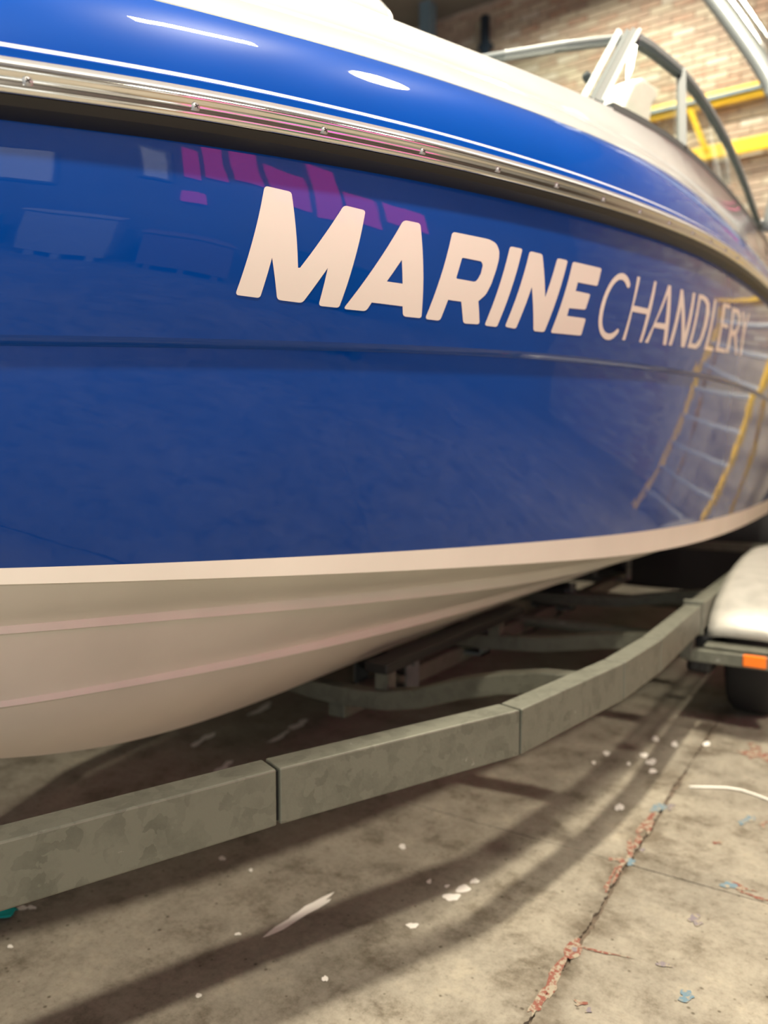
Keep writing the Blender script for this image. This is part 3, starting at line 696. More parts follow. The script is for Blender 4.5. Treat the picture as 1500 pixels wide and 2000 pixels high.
def decal(name, loops, parent, material):
    bm = bmesh.new()
    for lp in loops:
        vs = [bm.verts.new((0, y, z)) for y, z in lp]
        for i in range(len(vs)): bm.edges.new((vs[i], vs[(i + 1) % len(vs)]))
    bmesh.ops.triangle_fill(bm, use_beauty=True, use_dissolve=False, edges=bm.edges[:], normal=(1, 0, 0))
    ymn = min(v.co.y for v in bm.verts); ymx = max(v.co.y for v in bm.verts)
    zmn = min(v.co.z for v in bm.verts); zmx = max(v.co.z for v in bm.verts)
    for a, b, ax, st in ((ymn, ymx, 1, .03), (zmn, zmx, 2, .02)):
        q = a + st
        while q < b:
            co = [0, 0, 0]; co[ax] = q; no = [0, 0, 0]; no[ax] = 1
            bmesh.ops.bisect_plane(bm, geom=bm.verts[:] + bm.edges[:] + bm.faces[:], plane_co=co, plane_no=no, dist=1e-6)
            q += st
    for v in bm.verts:
        loc, nr, i_, d_ = bv.ray_cast(Vector((2, v.co.y, v.co.z)), Vector((-1, 0, 0)))
        if loc is None: continue
        if nr.x < 0: nr = -nr
        v.co = loc + nr * .0011 - Vector(boat.location)
    bm.normal_update()
    for f in bm.faces:
        if f.normal.x < 0: f.normal_flip()
    me = bpy.data.meshes.new(name); bm.to_mesh(me); bm.free()
    me.polygons.foreach_set('use_smooth', [True] * len(me.polygons))
    me.materials.append(M[material]); o = bpy.data.objects.new(name, me); COL.objects.link(o)
    o.parent = parent
    return o
for key, loops in LETTERS.items():
    o = decal('letter', loops, hull, 'letter')
    o['label'] = ('bold italic cream letter ' if key[0] == 'b' else 'thin cream letter ') + key.split('_')[1]

# ------------------------------------------------------------------ windscreen, seat, arch on the boat
wsn = empty('windscreen', (0, 0, 0)); wsn.parent = boat; wsn.location = -Vector(boat.location)
def mir(p): return (2 * XC - p[0], p[1], p[2])
side_top = [(-.775, 2.745, 2.535), (-.751, 2.78, 2.545), (-.733, 2.87, 2.555), (-.713, 3.012, 2.568), (-.693, 3.172, 2.583), (-.682, 3.38, 2.598), (-.673, 3.57, 2.603), (-.664, 3.762, 2.599),
            (-.655, 3.973, 2.590), (-.65, 4.252, 2.572), (-.646, 4.577, 2.540), (-.642, 4.858, 2.497), (-.64, 5.14, 2.452), (-.645, 5.40, 2.405)]
def t0(y, din=.0, dz=.0): return (XC + float(LN['T0'][1](y)) - din, y, float(H + LN['T0'][2](y)) + dz)
side_base = [t0(y, .012, .006) for y in (2.42, 2.52, 2.66, 2.85, 3.05, 3.3, 3.55, 3.8, 4.0, 4.3, 4.6, 4.9, 5.15, 5.40)]
front_top = [(-.79, 2.745, 2.545), (-.95, 2.625, 2.515), (-1.129, 2.515, 2.485), (-1.34, 2.43, 2.468), (-1.55, 2.40, 2.462)]
front_base = [(-.79, 2.40, 2.20), (-.95, 2.28, 2.195), (-1.14, 2.17, 2.195), (-1.34, 2.08, 2.20), (-1.55, 2.05, 2.205)]
for sgn in (1, -1):
    T = [Vector(p if sgn == 1 else mir(p)) for p in side_top]; Bs = [Vector(p if sgn == 1 else mir(p)) for p in side_base]
    FT = [Vector(p if sgn == 1 else mir(p)) for p in front_top]; FB = [Vector(p if sgn == 1 else mir(p)) for p in front_base]
    G().sweep(T, [(-.012, -.006), (.012, -.006), (.012, .016), (-.012, .016)]).build('side_top_frame', 'alu_lt', wsn, False, .002)
    G().sweep([q - Vector((0, 0, .016)) for q in T], [(-.013, -.010), (.013, -.010), (.013, .010), (-.013, .010)]).build('side_top_gasket', 'gasket', wsn)
    G().sweep(Bs, [(-.014, -.01), (.014, -.01), (.014, .012), (-.014, .012)]).build('side_sill', 'alu', wsn)
    i = 4
    g = G(); g.grid([T[:i + 1], Bs[:i + 1]]); g.build('side_pane', 'glass', wsn)
    g = G(); g.grid([T[i:], Bs[i:]]); g.build('side_pane', 'glass', wsn)
    G().sweep([Bs[i], T[i]], [(-.016, -.020), (.016, -.020), (.016, .020), (-.016, .020)]).build('mullion', 'alu', wsn)
    G().sweep(FT, [(-.010, .0), (.010, .0), (.010, .012), (-.010, .012)]).build('front_top_frame', 'alu_lt', wsn, False, .002)
    G().sweep([q - Vector((0, 0, .014)) for q in FT], [(-.009, -.004), (.009, -.004), (.009, .013), (-.009, .013)]).build('front_top_gasket', 'gasket', wsn)
    G().sweep(FB, [(-.014, -.02), (.014, -.02), (.014, .012), (-.014, .012)]).build('front_sill', 'alu', wsn)
    g = G(); g.grid([FT, FB]); g.build('front_pane', 'glass', wsn)
    # corner post made of three extrusions
    a, b = Vector((-.79, 2.40, 2.20)), Vector((-.782, 2.765, 2.575))
    for dx, dy, wd, mt in ((-.030, -.012, .016, 'alu_lt'), (-.004, 0, .013, 'gasket'), (.016, .008, .016, 'alu'), (.034, .012, .010, 'alu_lt')):
        p, q = a + Vector((dx, dy, 0)), b + Vector((dx, dy, 0))
        if sgn == -1: p, q = Vector(mir(p)), Vector(mir(q))
        G().tube([p, q], wd * .86, 4).build('corner_post', mt, wsn)
    kq = Vector((-.835, 2.50, 2.33)); kq = kq if sgn == 1 else Vector(mir(kq))
    G().lathe(kq, (-.3, -.7, .5), [(.0, -.02), (.014, -.02), (.016, 0), (.012, .012), (0, .014)], 12).build('hinge_knob', 'gasket', wsn)
# helm seat backrest seen through the side pane
prof = [(3.14, 2.38), (3.22, 2.54), (3.36, 2.68), (3.50, 2.755), (3.72, 2.80), (3.76, 2.77), (3.66, 2.70), (3.62, 2.60), (3.66, 2.52), (3.78, 2.46), (3.82, 2.30), (3.75, 1.75), (3.25, 1.75)]
k = len(prof)
for xa, xb in ((-1.02, -.92), (-1.42, -1.32)):
    g = G(); g.add([(xa, y, z) for y, z in prof] + [(xb, y, z) for y, z in prof], [tuple(range(k)), tuple(range(2 * k - 1, k - 1, -1))] + [(i, (i + 1) % k, (i + 1) % k + k, i + k) for i in range(k)])
    g.build('seat_side_bolster', 'seat', boat, False, .012)
g = G(); g.box((-1.17, 3.56, 2.25), (.30, .12, .80)); g.box((-1.17, 3.42, 1.80), (.30, .42, .14)); g.box((-1.17, 3.45, 1.46), (.24, .24, .54))
g.build('helm_seat', 'seat', boat, False, .02)
# stern arch
AY = 4.8
arc = [(-.52, 2.36), (-.475, 2.60), (-.462, 2.84), (-.50, 3.06), (-.575, 3.25), (-.68, 3.44), (-.80, 3.64), (-.94, 3.86), (-1.12, 4.09), (-1.33, 4.24), (-1.55, 4.29)]
sx = Sp(np.arange(len(arc)), [q[0] for q in arc]); sz = Sp(np.arange(len(arc)), [q[1] for q in arc])
tt = np.linspace(0, len(arc) - 1, 46)
cx, cz = sx(tt), sz(tt)
dx, dz = np.gradient(cx), np.gradient(cz); ln_ = np.hypot(dx, dz); nx, nz = dz / ln_, -dx / ln_
def arch_pts(o):
    P = [(float(x + o * a_), AY, float(z + o * b_)) for x, z, a_, b_ in zip(cx, cz, nx, nz)]
    return P
G().tube(arch_pts(-.045), .040, 12).build('arch_inner_tube', 'alu_lt', boat, True)
G().tube(arch_pts(.012), .020, 10).build('arch_middle_tube', 'steel', boat, True)
G().tube(arch_pts(.052), .018, 10).build('arch_outer_tube', 'steel', boat, True)
G().lathe((float(cx[-1]), AY, float(cz[-1])), (1, 0, 0), [(.0, .05), (.05, .045), (.085, .02), (.095, -.03), (.07, -.09), (.03, -.115), (0, -.12)], 20).build('mast_light', 'seat', boat, True)
# low round ventilator and a cleat on the foredeck
G().lathe((-1.24, 1.74, 2.08), (0, 0, 1), [(.07, -.06), (.06, .10), (.075, .115), (.125, .12), (.135, .14), (.125, .19), (.09, .235), (.045, .253), (0, .257)], 28).build('deck_ventilator', 'white', boat, True)
g = G(); cy = 4.86; cp = t0(cy, -.02, .0)
g.tube([(cp[0], cy - .08, cp[2] + .03), (cp[0], cy + .08, cp[2] + .03)], .010, 8); g.tube([(cp[0], cy - .03, cp[2] - .02), (cp[0], cy - .03, cp[2] + .03)], .009, 8); g.tube([(cp[0], cy + .03, cp[2] - .02), (cp[0], cy + .03, cp[2] + .03)], .009, 8)
g.build('mooring_cleat', 'steel', boat, True)

# ------------------------------------------------------------------ trailer
TZ, BHT, BW = .53, .108, .062
trailer = empty('boat_trailer', (XC, 2.5, 0.0), 'galvanised steel boat trailer with bent side beams standing under the boat', 'trailer')
NODE = [(-1.53, -.51), (-.917, 1.061), (-.672, 1.624), (-.587, 2.169), (-.567, 2.517), (-.572, 3.20), (-.572, 6.20)]
def beam_segments(sgn):
    P = [Vector((x, y)) for x, y in NODE]
    nr = []
    for i in range(len(P) - 1):
        d = (P[i + 1] - P[i]).normalized(); nr.append(Vector((-d.y, d.x)))    # towards the centreline (-X)
    inner = []
    for i, p in enumerate(P):
        if i == 0: n = nr[0]
        elif i == len(P) - 1: n = nr[-1]
        else:
            n = (nr[i - 1] + nr[i]).normalized(); n = n / max(n.dot(nr[i]), .5)
        inner.append(p + n * BW)
    for i in range(len(P) - 1):
        d = (P[i + 1] - P[i]).normalized(); gap = .0035
        q = [P[i] + d * gap, P[i + 1] - d * gap, inner[i + 1] - d * gap, inner[i] + d * gap]
        if sgn == -1: q = [Vector((2 * XC - a.x, a.y)) for a in q]
        vs = [(a.x, a.y, TZ) for a in q] + [(a.x, a.y, TZ - BHT) for a in q]
        g = G(); g.add(vs, [(0, 1, 2, 3), (7, 6, 5, 4), (0, 4, 5, 1), (1, 5, 6, 2), (2, 6, 7, 3), (3, 7, 4, 0)])
        g.build('side_beam', 'galv', trailer, False, .0035)
    for i in range(1, len(P) - 1):            # dark seam inside each mitred joint
        c = (P[i] + inner[i]) / 2; c = Vector((2 * XC - c.x, c.y)) if sgn == -1 else c
        G().box((c.x, c.y, TZ - BHT / 2), (BW * .72, .02, BHT * .86)).build('joint_seam', 'rubber', trailer)
for sgn in (1, -1): beam_segments(sgn)
# flange plate where the axle section starts
for sgn in (1, -1):
    c = (-.572 - .031, 3.215, TZ - BHT / 2 + .002); c = c if sgn == 1 else mir(c)
    G().box(c, (BW + .016, .022, BHT + .03)).build('flange_plate', 'galv', trailer, False, .004)
# cross members
def cross(y, prof, h, mt='galv', wd=.06):
    Pp = [(x, y, z) for x, z in prof]; Pp = Pp + [mir(q) for q in Pp[::-1][1:]]
    G().sweep(Pp, [(-wd / 2, -h), (wd / 2, -h), (wd / 2, 0), (-wd / 2, 0)]).build('cross_member', mt, trailer, False, .005)
cross(2.10, [(-.66, .50), (-.80, .492), (-.95, .462), (-1.08, .425), (-1.22, .372), (-1.34, .345), (-1.45, .336), (-1.55, .334)], .062)
cross(3.00, [(-.64, .45), (-.9, .42), (-1.15, .372), (-1.4, .352), (-1.55, .35)], .06)
cross(4.15, [(-.64, .45), (-.9, .42), (-1.15, .372), (-1.55, .35)], .06)
cross(6.10, [(-.64, .50), (-1.55, .50)], .06)
cross(.55, [(-1.145, .505), (-1.55, .505)], .05)
# centre drawbar, coupling, jockey wheel
G().box((XC, -.62, .49), (.09, 1.0, .10)).build('drawbar', 'galv', trailer, False, .006)
g = G(); g.box((XC, -1.22, .52), (.06, .26, .06)); g.lathe((XC, -1.38, .50), (0, 0, 1), [(0, .05), (.045, .04), (.055, 0), (.055, -.03), (.04, -.04), (0, -.04)], 16)
g.build('coupling_head', 'rubber', trailer, True)
g = G(); g.tube([(XC + .09, -.80, .72), (XC + .09, -.80, .16)], .024, 12); g.box((XC + .06, -.80, .49), (.06, .06, .08)); g.tube([(XC + .09, -.80, .72), (XC + .20, -.80, .74)], .008, 8)
g.build('jockey_post', 'galv', trailer, True)
G().lathe((XC + .09, -.80, .10), (1, 0, 0), [(0, -.025), (.07, -.028), (.098, -.025), (.10, 0), (.098, .025), (.07, .028), (0, .025)], 24).build('jockey_wheel', 'tyre', trailer, True)
g = G(); g.tube([(XC + .09, -.80, .17), (XC + .045, -.80, .17), (XC + .045, -.80, .10)], .008, 8); g.tube([(XC + .045, -.8, .10), (XC + .13, -.8, .10)], .008, 8); g.build('jockey_fork', 'galv', trailer)
# winch post with bow chock, ahead of the stem
g = G(); g.tube([(XC, -.52, .53), (XC, -.24, 1.12)], .04, 8); g.tube([(XC, -.33, .93), (XC, -.06, 1.19)], .02, 8)
g.build('winch_post', 'galv', trailer)
G().lathe((XC, -.056, 1.20), (1, 0, 0), [(0, -.08), (.03, -.08), (.045, -.05), (.03, 0), (.045, .05), (.03, .08), (0, .08)], 18).build('bow_roller', 'rubber', trailer, True)
# keel rollers on brackets
def keel_roller(y, zc):
    g = G()
    for sx_ in (-1, 1):
        g.box((XC + sx_ * .115, y, zc - .03), (.008, .09, .15))
    g.box((XC, y, zc - .10), (.238, .09, .01)); g.tube([(XC - .13, y, zc), (XC + .13, y, zc)], .010, 8)
    g.build('roller_bracket', 'galv_blue', trailer)
    G().lathe((XC, y, zc), (1, 0, 0), [(0, -.108), (.045, -.108), (.052, -.08), (.030, -.01), (.030, .01), (.052, .08), (.045, .108), (0, .108)], 22).build('keel_roller', 'rubber', trailer, True)
for y in (2.42, 3.05, 4.2, 5.35):
    keel_roller(y, float(H + KEEL(y)) - .034)
# long black keel pad between the first two cross members
g = G(); yy = np.linspace(2.06, 3.2, 20)
g.sweep([(XC + .19, y, float(H + KEEL(y)) + .062) for y in yy], [(-.045, -.035), (.045, -.035), (.045, .0), (-.045, .0)]); g.build('bunk_pad', 'rubber', trailer, False, .006)
g = G(); g.sweep([(XC - .19, y, float(H + KEEL(y)) + .062) for y in yy], [(-.045, -.035), (.045, -.035), (.045, .0), (-.045, .0)]); g.build('bunk_pad', 'rubber', trailer, False, .006)
for sg in (-1, 1):
    for y in (2.12, 3.0): G().box((XC + sg * .19, y, .36), (.05, .05, .12)).build('bunk_bracket', 'galv', trailer)
# spine beam and brake cables under the hull
G().box((XC, 3.85, .25), (.07, 3.5, .07)).build('spine_beam', 'galv', trailer, False, .005)
G().tube([(XC - .02 + .12 * math.sin(y * 2.1), y, .24) for y in np.linspace(2.2, 5, 30)], .006, 6).build('brake_cable', 'rubber', trailer)
# wheels, axles, mudguards, marker lamps on both sides
def wheel(x, y, sgn):
    wt = G().lathe((x, y, .275), (sgn, 0, 0), [(.155, -.085), (.20, -.095), (.25, -.09), (.270, -.07), (.275, -.02), (.275, .02), (.270, .07), (.25, .09), (.20, .095), (.155, .085)], 40).build('tyre', 'tyre', trailer, True)
    G().lathe((x, y, .275), (sgn, 0, 0), [(.157, -.085), (.15, .03), (.14, .045), (.09, .05), (.07, .035), (.05, .05), (.035, .07), (0, .072)], 28).build('wheel_rim', 'alu_lt', trailer, True)
AX = (3.70, 4.62)
for sgn in (1, -1):
    x = -.43 if sgn == 1 else 2 * XC + .43
    for y in AX: wheel(x, y, sgn)
    # pressed guard, cheeks open below
    xi, xo = (-.565, -.29) if sgn == 1 else (2 * XC + .565, 2 * XC + .29)
    prof = [(3.30, .385), (3.318, .425), (3.36, .465), (3.42, .495), (3.52, .530), (3.62, .556), (3.78, .584), (3.95, .602), (4.20, .620), (4.55, .625), (4.80, .612), (4.95, .59), (5.06, .56), (5.14, .52), (5.185, .47), (5.20, .40)]
    cs = np.linspace(0, 1, 9)
    rows = []
    for u in cs:
        xx = xi + (xo - xi) * u; crown = .012 * (1 - (2 * u - 1) ** 4)
        rows.append([(xx, y + (-.5 if y < 4.25 else .5) * crown, z + crown) for y, z in prof])
    g = G(); g.grid(rows)
    lip = [[(xo, y, z) for y, z in prof], [(xo + (.004 if sgn == 1 else -.004), y, z - .035) for y, z in prof]]
    g.grid(lip)
    o = g.build('mudguard', 'guard', trailer, True); md = o.modifiers.new('thickness', 'SOLIDIFY'); md.thickness = .003
    sg = 1 if sgn == 1 else -1
    xm = lambda q: q if sgn == 1 else 2 * XC - q
    for yb in (3.225, 5.275):
        g = G(); g.box((xm(-.46), yb, .327), (.34, .045, .050)); g.box((xm(-.43), yb + (.05 if yb < 4 else -.05), .362), (.27, .09, .010))
        g.box((xm(-.625), yb, .39), (.05, .05, .16)); g.build('guard_bracket', 'galv', trailer, False, .004)
    g = G(); g.box((xm(-.375), 3.196, .334), (.082, .018, .046)); g.build('marker_lamp', 'amber', trailer, False, .005)
for sgn in (1, -1):
    for y in AX:
        xq = -.60 if sgn == 1 else 2 * XC + .60
        G().box((xq, y - .12, .305), (.10, .50, .17)).build('shadow_box', 'rubber', trailer, False, .02)  # black boxes added to fill in the shadow beneath the beams
for y in AX:
    G().tube([(2 * XC + .45, y, .275), (-.45, y, .275)], .030, 10).build('axle', 'galv', trailer)

# ------------------------------------------------------------------ yellow racking beams on the brick wall, column, pipe
rk = empty('pallet_rack', (-1.6, Y1 - .25, 0), 'yellow steel rack beams with a diagonal brace in front of the brick wall', 'rack')
for z in (4.70, 4.19):
    G().box((-1.68 if z > 4.5 else -1.45, Y1 - .14, z), (1.28 if z > 4.5 else 1.60, .06, .135)).build('rack_beam', 'yellow', rk, False, .006)
G().tube([(-1.75, Y1 - .16, 4.66), (-1.58, Y1 - .16, 4.20)], .03, 6).build('diagonal_brace', 'yellow', rk)
for x in (-2.22, -.70): G().box((x, Y1 - .22, 2.5), (.09, .09, 5.0)).build('upright', 'column', rk, False, .004)
G().box((-1.45, Y1 - .20, 4.70), (1.7, .03, .03)).build('tie_bar', 'column', rk)
tag(G().box((-4.70, 8.25, ZC / 2), (.14, .16, ZC - .002)).box((-4.70, 8.25, .01), (.26, .26, .02)).build('steel_column', 'column'), 'blue-grey steel column rising to the roof before the brick wall', 'column')
pp = empty('down_pipe', (-4.07, 8.50, 0), 'dark blue pipe fixed upright on the brick wall', 'pipe')
G().tube([(-4.07, 8.50, .0), (-4.07, 8.50, 6.28)], .055, 12).build('pipe_run', 'dark_pipe', pp, True)
for z in (1.5, 3.5, 5.95): G().box((-4.07, 8.52, z), (.15, .10, .05)).build('pipe_clip', 'dark_pipe', pp)

# ------------------------------------------------------------------ paint splashes on the slabs, cloth, cable
def blob(pl, c, ax1, ax2, amp, mt, zq, n=22, name='paint_splash'):
    ph = rng.uniform(0, 6.28, 4); vs = []
    for k in range(n):
        a_ = 2 * math.pi * k / n
        r = 1 + amp * (math.sin(2 * a_ + ph[0]) * .5 + math.sin(3 * a_ + ph[1]) * .45 + math.sin(5 * a_ + ph[2]) * .35 + rng.normal(0, .22))
        r = max(r, .25)
        vs.append((c[0] + (ax1[0] * math.cos(a_) + ax2[0] * math.sin(a_)) * r, c[1] + (ax1[1] * math.cos(a_) + ax2[1] * math.sin(a_)) * r, zq))
    o = mesh_obj(name, vs, [tuple(range(n))], mt, pl)
    return o
SPLASH = [((-1.1428, 1.4092), (0.0134, 0.0994), (0.0151, -0.0095), 0.35, 'p_white'), ((-0.8929, 1.5088), (0.0102, 0.0066), (0.0061, -0.0103), 0.25, 'p_white'), ((-0.8624, 1.7155), (0.0144, 0.0093), (0.0086, -0.0168), 0.25, 'p_white'), ((-0.8705, 1.666), (0.0174, 0.0112), (0.0085, -0.0161), 0.25, 'p_white'), ((-0.854, 1.7639), (0.009, 0.0058), (0.0054, -0.0111), 0.25, 'p_white'), ((-0.9533, 1.6971), (0.0056, 0.0036), (0.0048, -0.0085), 0.25, 'p_white'), ((-0.9035, 1.7032), (0.0056, 0.0036), (0.0034, -0.0063), 0.25, 'p_white'), ((-0.6645, 2.8377), (0.0158, 0.0102), (0.0071, -0.0293), 0.25, 'p_white'), ((-0.703, 2.8888), (0.0129, 0.0083), (0.0064, -0.0254), 0.25, 'p_white'), ((-0.639, 2.7546), (0.0107, 0.0069), (0.0056, -0.023), 0.25, 'p_white'), ((-0.7092, 3.0868), (0.0119, 0.0077), (0.0068, -0.0287), 0.25, 'p_white'), ((-0.6307, 3.0653), (0.0117, 0.0075), (0.006, -0.028), 0.25, 'p_white'), ((-0.5281, 3.1379), (0.0117, 0.0076), (0.0041, -0.023), 0.25, 'p_white'), ((-0.6568, 2.4019), (0.011, 0.0071), (0.0071, -0.0252), 0.25, 'p_white'), ((-0.9527, 1.2471), (0.0055, 0.0035), (0.0058, -0.0077), 0.25, 'p_white'), ((-1.1404, 1.0646), (0.0062, 0.004), (0.0045, -0.0043), 0.25, 'p_white'), ((-1.7371, 1.0492), (0.0106, 0.0068), (0.0101, -0.0063), 0.25, 'p_white'), ((-1.719, 1.0635), (0.0085, 0.0055), (0.008, -0.0051), 0.25, 'p_white'), ((-1.6191, 0.9469), (0.0049, 0.0031), (0.007, -0.0042), 0.25, 'p_white'), ((-1.4926, 1.4884), (0.0083, 0.0054), (0.0078, -0.0079), 0.25, 'p_white'), ((-0.8251, 2.828), (0.0097, 0.0063), (0.0075, -0.025), 0.25, 'p_white'), ((-1.1067, 1.8145), (0.0086, 0.0055), (0.0076, -0.0124), 0.25, 'p_white'), ((-1.2164, 1.2604), (0.006, 0.0039), (0.0041, -0.0043), 0.25, 'p_white'), ((-1.3837, 1.4856), (0.0046, 0.003), (0.0053, -0.0058), 0.25, 'p_white'), ((-0.838, 2.7145), (0.0063, 0.004), (0.0044, -0.014), 0.25, 'p_white'), ((-0.7286, 2.7738), (0.0063, 0.004), (0.0039, -0.0143), 0.25, 'p_white'), ((-2.211, 2.119), (-0.011, 0.0649), (0.0221, -0.0149), 0.5, 'p_white'), ((-1.9433, 1.952), (-0.0075, 0.0477), (0.0216, -0.0139), 0.5, 'p_white'), ((-2.27, 2.5152), (-0.0175, 0.1045), (0.0202, -0.0162), 0.5, 'p_white'), ((-2.0005, 2.4521), (0.0019, 0.0481), (0.0258, -0.024), 0.5, 'p_white'), ((-1.9746, 2.2915), (-0.0075, 0.0814), (0.0122, -0.0098), 0.5, 'p_white'), ((-1.4825, 2.6427), (0.0099, 0.2158), (0.0099, -0.0116), 0.5, 'p_white'), ((-0.5462, 1.6018), (0.0003, 0.0701), (0.0158, -0.0057), 0.75, 'p_red'), ((-0.5429, 1.4734), (-0.004, 0.0658), (0.0126, -0.0019), 0.75, 'p_red'), ((-0.5422, 1.4147), (0.0002, 0.0329), (0.0092, -0.0025), 0.75, 'p_red'), ((-0.5529, 2.1679), (-0.0071, 0.0752), (0.0114, -0.0027), 0.75, 'p_red'), ((-0.5538, 2.3447), (-0.0024, 0.105), (0.0124, -0.0076), 0.75, 'p_red'), ((-0.5511, 2.0377), (-0.0027, 0.0551), (0.0082, -0.0032), 0.75, 'p_red'), ((-0.5564, 1.9528), (-0.0025, 0.0461), (0.0067, -0.0023), 0.75, 'p_red'), ((-0.3472, 3.136), (0.0501, 0.0143), (0.006, -0.0666), 0.75, 'p_red'), ((-0.2708, 2.108), (0.0417, -0.0011), (0.0002, -0.0108), 0.75, 'p_red'), ((-0.2255, 2.0816), (0.0336, -0.0022), (-0.0001, -0.0078), 0.75, 'p_red'), ((-0.3526, 2.3285), (0.0099, 0.0064), (0.0021, -0.0127), 0.75, 'p_red'), ((-0.4733, 1.4678), (0.0088, 0.001), (0.0012, -0.0092), 0.75, 'p_red'), ((-0.5707, 2.0728), (0.0184, 0.0029), (0.0021, -0.0113), 0.75, 'p_red'), ((-0.4852, 1.6539), (0.0522, 0.0126), (0.0007, -0.0037), 0.75, 'p_red'), ((-0.2581, 2.5156), (0.0104, 0.0067), (0.0021, -0.018), 0.75, 'p_red'), ((-0.5519, 2.4652), (0.013, 0.0319), (0.0119, -0.0275), 0.4, 'p_blue'), ((-0.5357, 2.0824), (0.0118, 0.0076), (0.0051, -0.019), 0.4, 'p_blue'), ((-0.2894, 2.1017), (0.021, 0.0034), (0.001, -0.0161), 0.4, 'p_blue'), ((-0.2956, 1.6055), (0.0142, 0.0091), (0.0032, -0.0158), 0.4, 'p_blue'), ((-0.3019, 2.5268), (0.018, 0.0306), (0.0059, -0.0227), 0.4, 'p_blue'), ((-0.333, 1.8962), (0.0124, 0.008), (0.0041, -0.0216), 0.5, 'p_purple'), ((-0.3581, 1.6837), (0.018, 0.0043), (0.0008, -0.0074), 0.5, 'p_purple'), ((-0.5263, 2.1645), (0.0061, 0.0039), (0.003, -0.0116), 0.5, 'p_purple'), ((-0.5413, 1.6285), (0.0068, 0.0044), (0.003, -0.0088), 0.5, 'p_purple'), ((-0.5199, 2.4901), (0.011, 0.0071), (0.0041, -0.0187), 0.5, 'p_purple'), ((-0.4506, 1.4565), (0.0069, 0.0044), (0.0018, -0.0056), 0.5, 'p_purple')]  #SPLASH#
for k_, (c, a1, a2, amp, mt) in enumerate(SPLASH): blob(floor, c, a1, a2, amp, mt, .0005 + .00003 * k_)
# rag
bm = bmesh.new(); bmesh.ops.create_grid(bm, x_segments=14, y_segments=14, size=.055)
for v in bm.verts:
    r = math.hypot(v.co.x, v.co.y) / .055
    v.co.z = .006 + .022 * max(0, 1 - r * .7) * (0.6 + .4 * math.sin(v.co.x * 130 + 1) * math.cos(v.co.y * 110)) + random.uniform(0, .003)
    v.co.x += .008 * math.sin(v.co.y * 90); v.co.y += .008 * math.cos(v.co.x * 80)
o = bm_obj('cleaning_cloth', bm, 'teal', None, True); o.location = (-1.775, .985, .0)
md = o.modifiers.new('thickness', 'SOLIDIFY'); md.thickness = .002; md.offset = 1
tag(o, 'crumpled teal cleaning cloth lying on the concrete floor beside the trailer', 'cloth')
cpt = [(-.50, 2.675), (-.44, 2.71), (-.395, 2.735), (-.35, 2.742), (-.31, 2.73), (-.267, 2.71), (-.20, 2.66), (-.10, 2.64), (0.02, 2.68)]
tag(G().tube([(x, y, .0045) for x, y in cpt], .004, 8).build('loose_cable', 'cable', None, True), 'thin white cable lying on the floor in front of the trailer wheel', 'cable')

# ------------------------------------------------------------------ things beside the camera that the hull mirrors
# yellow step ladder by the brick wall, to the right of the boat
ld = empty('step_ladder', (.4, 6.9, 0), 'yellow step ladder with pale aluminium treads beside the brick wall', 'ladder')
LB_, LT = (-.05, 6.35, 0.0), (-.40, 7.05, 2.45)
RB_, RT = (1.10, 6.35, 0.0), (.36, 7.05, 2.45)
def lerp3(a_, b_, q): return tuple(a_[i] + (b_[i] - a_[i]) * q for i in range(3))
for a_, b_ in ((LB_, LT), (RB_, RT)):
    G().sweep([a_, b_], [(-.02, -.04), (.02, -.04), (.02, .04), (-.02, .04)]).build('stile', 'yellow', ld, False, .004)
for a_, b_ in (((-.25, 7.75, 0), LT), ((1.0, 7.75, 0), RT)):
    G().sweep([a_, b_], [(-.018, -.03), (.018, -.03), (.018, .03), (-.018, .03)]).build('rear_leg', 'yellow', ld, False, .004)
for q in (.12, .25, .38, .51, .64, .77, .90):
    p, r_ = lerp3(LB_, LT, q), lerp3(RB_, RT, q)
    G().box(((p[0] + r_[0]) / 2, p[1] + .03, p[2]), (r_[0] - p[0], .13, .035)).build('tread', 'tread', ld, False, .003)
G().box((-.02, 7.08, 2.47), (.86, .26, .04)).build('top_platform', 'yellow', ld, False, .004)
# backlit sign panels on the right wall
sgn_ = empty('wall_sign', (X1 - .06, 2.4, 3.2), 'row of backlit magenta panels high on the right wall', 'sign')
for y0_, y1_, z0_, z1_ in ((.75, 1.02, 2.62, 3.35), (1.10, 1.42, 2.75, 3.55), (1.55, 1.95, 2.9, 3.75), (2.05, 2.55, 2.55, 3.55), (2.65, 3.0, 2.45, 3.9), (3.1, 3.55, 2.6, 3.45), (3.7, 4.5, 2.9, 3.5), (.72, 1.05, 1.9, 2.2)):
    G().box((X1 - .04, (y0_ + y1_) / 2, (z0_ + z1_) / 2), (.06, y1_ - y0_, z1_ - z0_)).build('sign_panel', 'pink', sgn_, False, .01)
M['daylight'] = simple('daylit_pane', (.8, .85, .9), .4, emit=(.85, .92, 1.0), estr=1.0)
for k_, (y0_, y1_, z0_, z1_) in enumerate(((.22, .55, 2.45, 3.15), (-1.5, -.75, 1.9, 2.75))):
    fr = tag(G().box((X1 - .02, (y0_ + y1_) / 2, (z0_ + z1_) / 2), (.06, y1_ - y0_ + .1, z1_ - z0_ + .1)).build('window_%d' % (k_ + 1), 'lamp_body'), kind='structure')
    G().box((X1 - .055, (y0_ + y1_) / 2, (z0_ + z1_) / 2), (.02, y1_ - y0_, z1_ - z0_)).build('pane', 'daylight', fr)
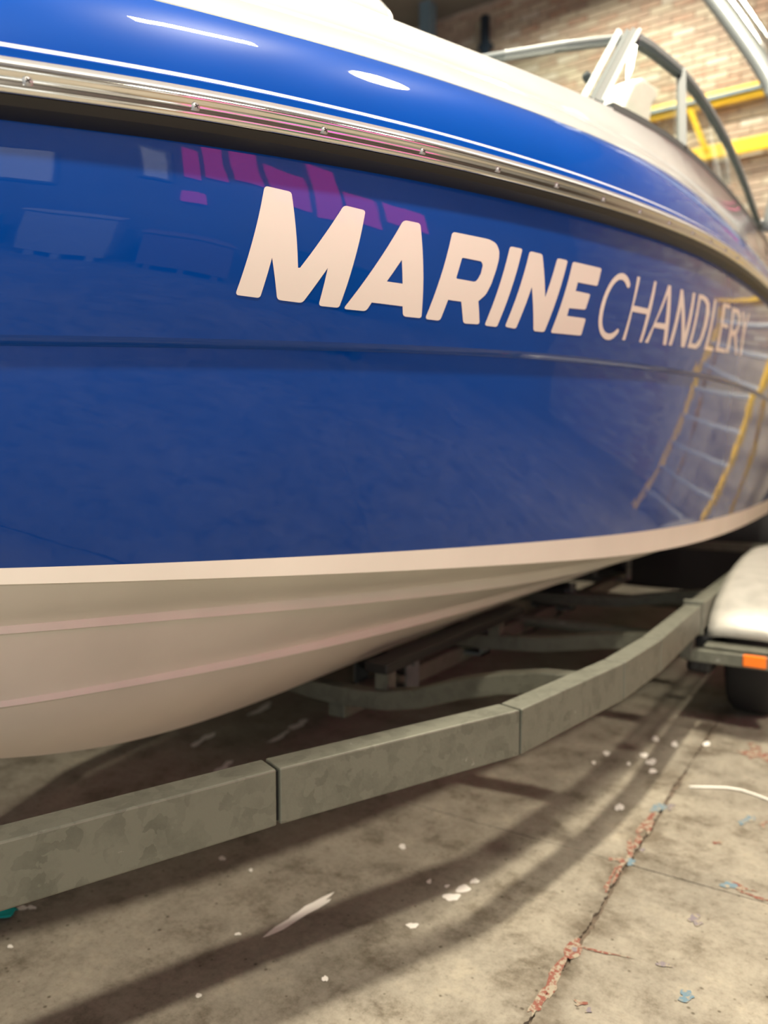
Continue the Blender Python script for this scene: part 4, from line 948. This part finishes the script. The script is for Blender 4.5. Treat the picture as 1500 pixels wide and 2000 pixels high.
# black stacks added to block light and keep the gap under the hull dark
M['shade_blocker'] = simple('black_blocker', (.008, .009, .010), .75, bump=.4, bscale=12)
st = G()
ysx = np.linspace(2.3, 7.6, 26); pr = [(-2.98, 0.0), (-2.98, .55), (-3.0, .80), (-3.05, .93), (-3.35, .97), (-3.65, .93), (-3.82, .80), (-3.90, .5), (-3.92, 0.0)]
rows = [[(x + .03 * math.sin(y * 5 + z * 7), y, z * (1 + .06 * math.sin(y * 2.3))) for y in ysx] for x, z in pr]
st.grid(rows)
for e in (0, -1): st.add([r[e] for r in rows], [tuple(range(len(pr)))])
tag(st.build('shade_stack', 'shade_blocker', None, True), 'low stack added for shade, a black tarpaulin on the floor beyond the trailer', 'blocker')
st = G()
xsx = np.linspace(-2.9, -.62, 16); pr = [(6.85, 0.0), (6.84, .45), (6.90, .72), (7.1, .84), (7.4, .88), (7.7, .84), (7.9, .70), (7.96, .4), (7.98, 0.0)]
rows = [[(x, y + .03 * math.sin(x * 6 + z * 5), z * (1 + .05 * math.sin(x * 3.1))) for x in xsx] for y, z in pr]
st.grid(rows)
for e in (0, -1): st.add([r[e] for r in rows], [tuple(range(len(pr)))])
tag(st.build('shade_stack', 'shade_blocker', None, True), 'low stack added for shade, a black tarpaulin on the floor behind the stern', 'blocker')  # second added stack, blocks light and view behind the stern
# crates on low pallets along the right wall
for nm, lb, y_, wd_, dp_, ht_, col_ in (('storage_crate', 'pale blue plastic crate by the right wall nearest the added door', -1.5, .9, .7, .75, (.25, .42, .55)),
                                   ('storage_crate', 'white plastic crate by the right wall between blue and brown crates', -.3, .8, .7, 1.0, (.62, .64, .65)),
                                   ('storage_crate', 'brown wooden crate by the right wall beside the white crate', .9, 1.0, .8, .8, (.34, .22, .12)),
                                   ('storage_crate', 'dark green plastic crate by the right wall furthest from the added door', 2.6, .9, .7, 1.1, (.05, .14, .09))):
    M['cr' + str(y_)] = simple('crate_%d' % int(y_ * 10 + 20), col_, .5, noise=.08)
    t = empty(nm, (3.9, y_, 0), lb, 'crate', 'crates along the right wall')
    G().box((3.9, y_, .12 + ht_ / 2), (dp_, wd_, ht_)).build('crate_body', 'cr' + str(y_), t, False, .02)
    G().box((3.9, y_, .12 + ht_ + .02), (dp_ + .04, wd_ + .04, .04)).build('crate_lid', 'cr' + str(y_), t, False, .008)
    for q in (-.35, 0, .35): G().box((3.9, y_ + q * wd_, .06), (dp_, .08, .12)).build('runner', 'cr' + str(y_), t, False, .004)
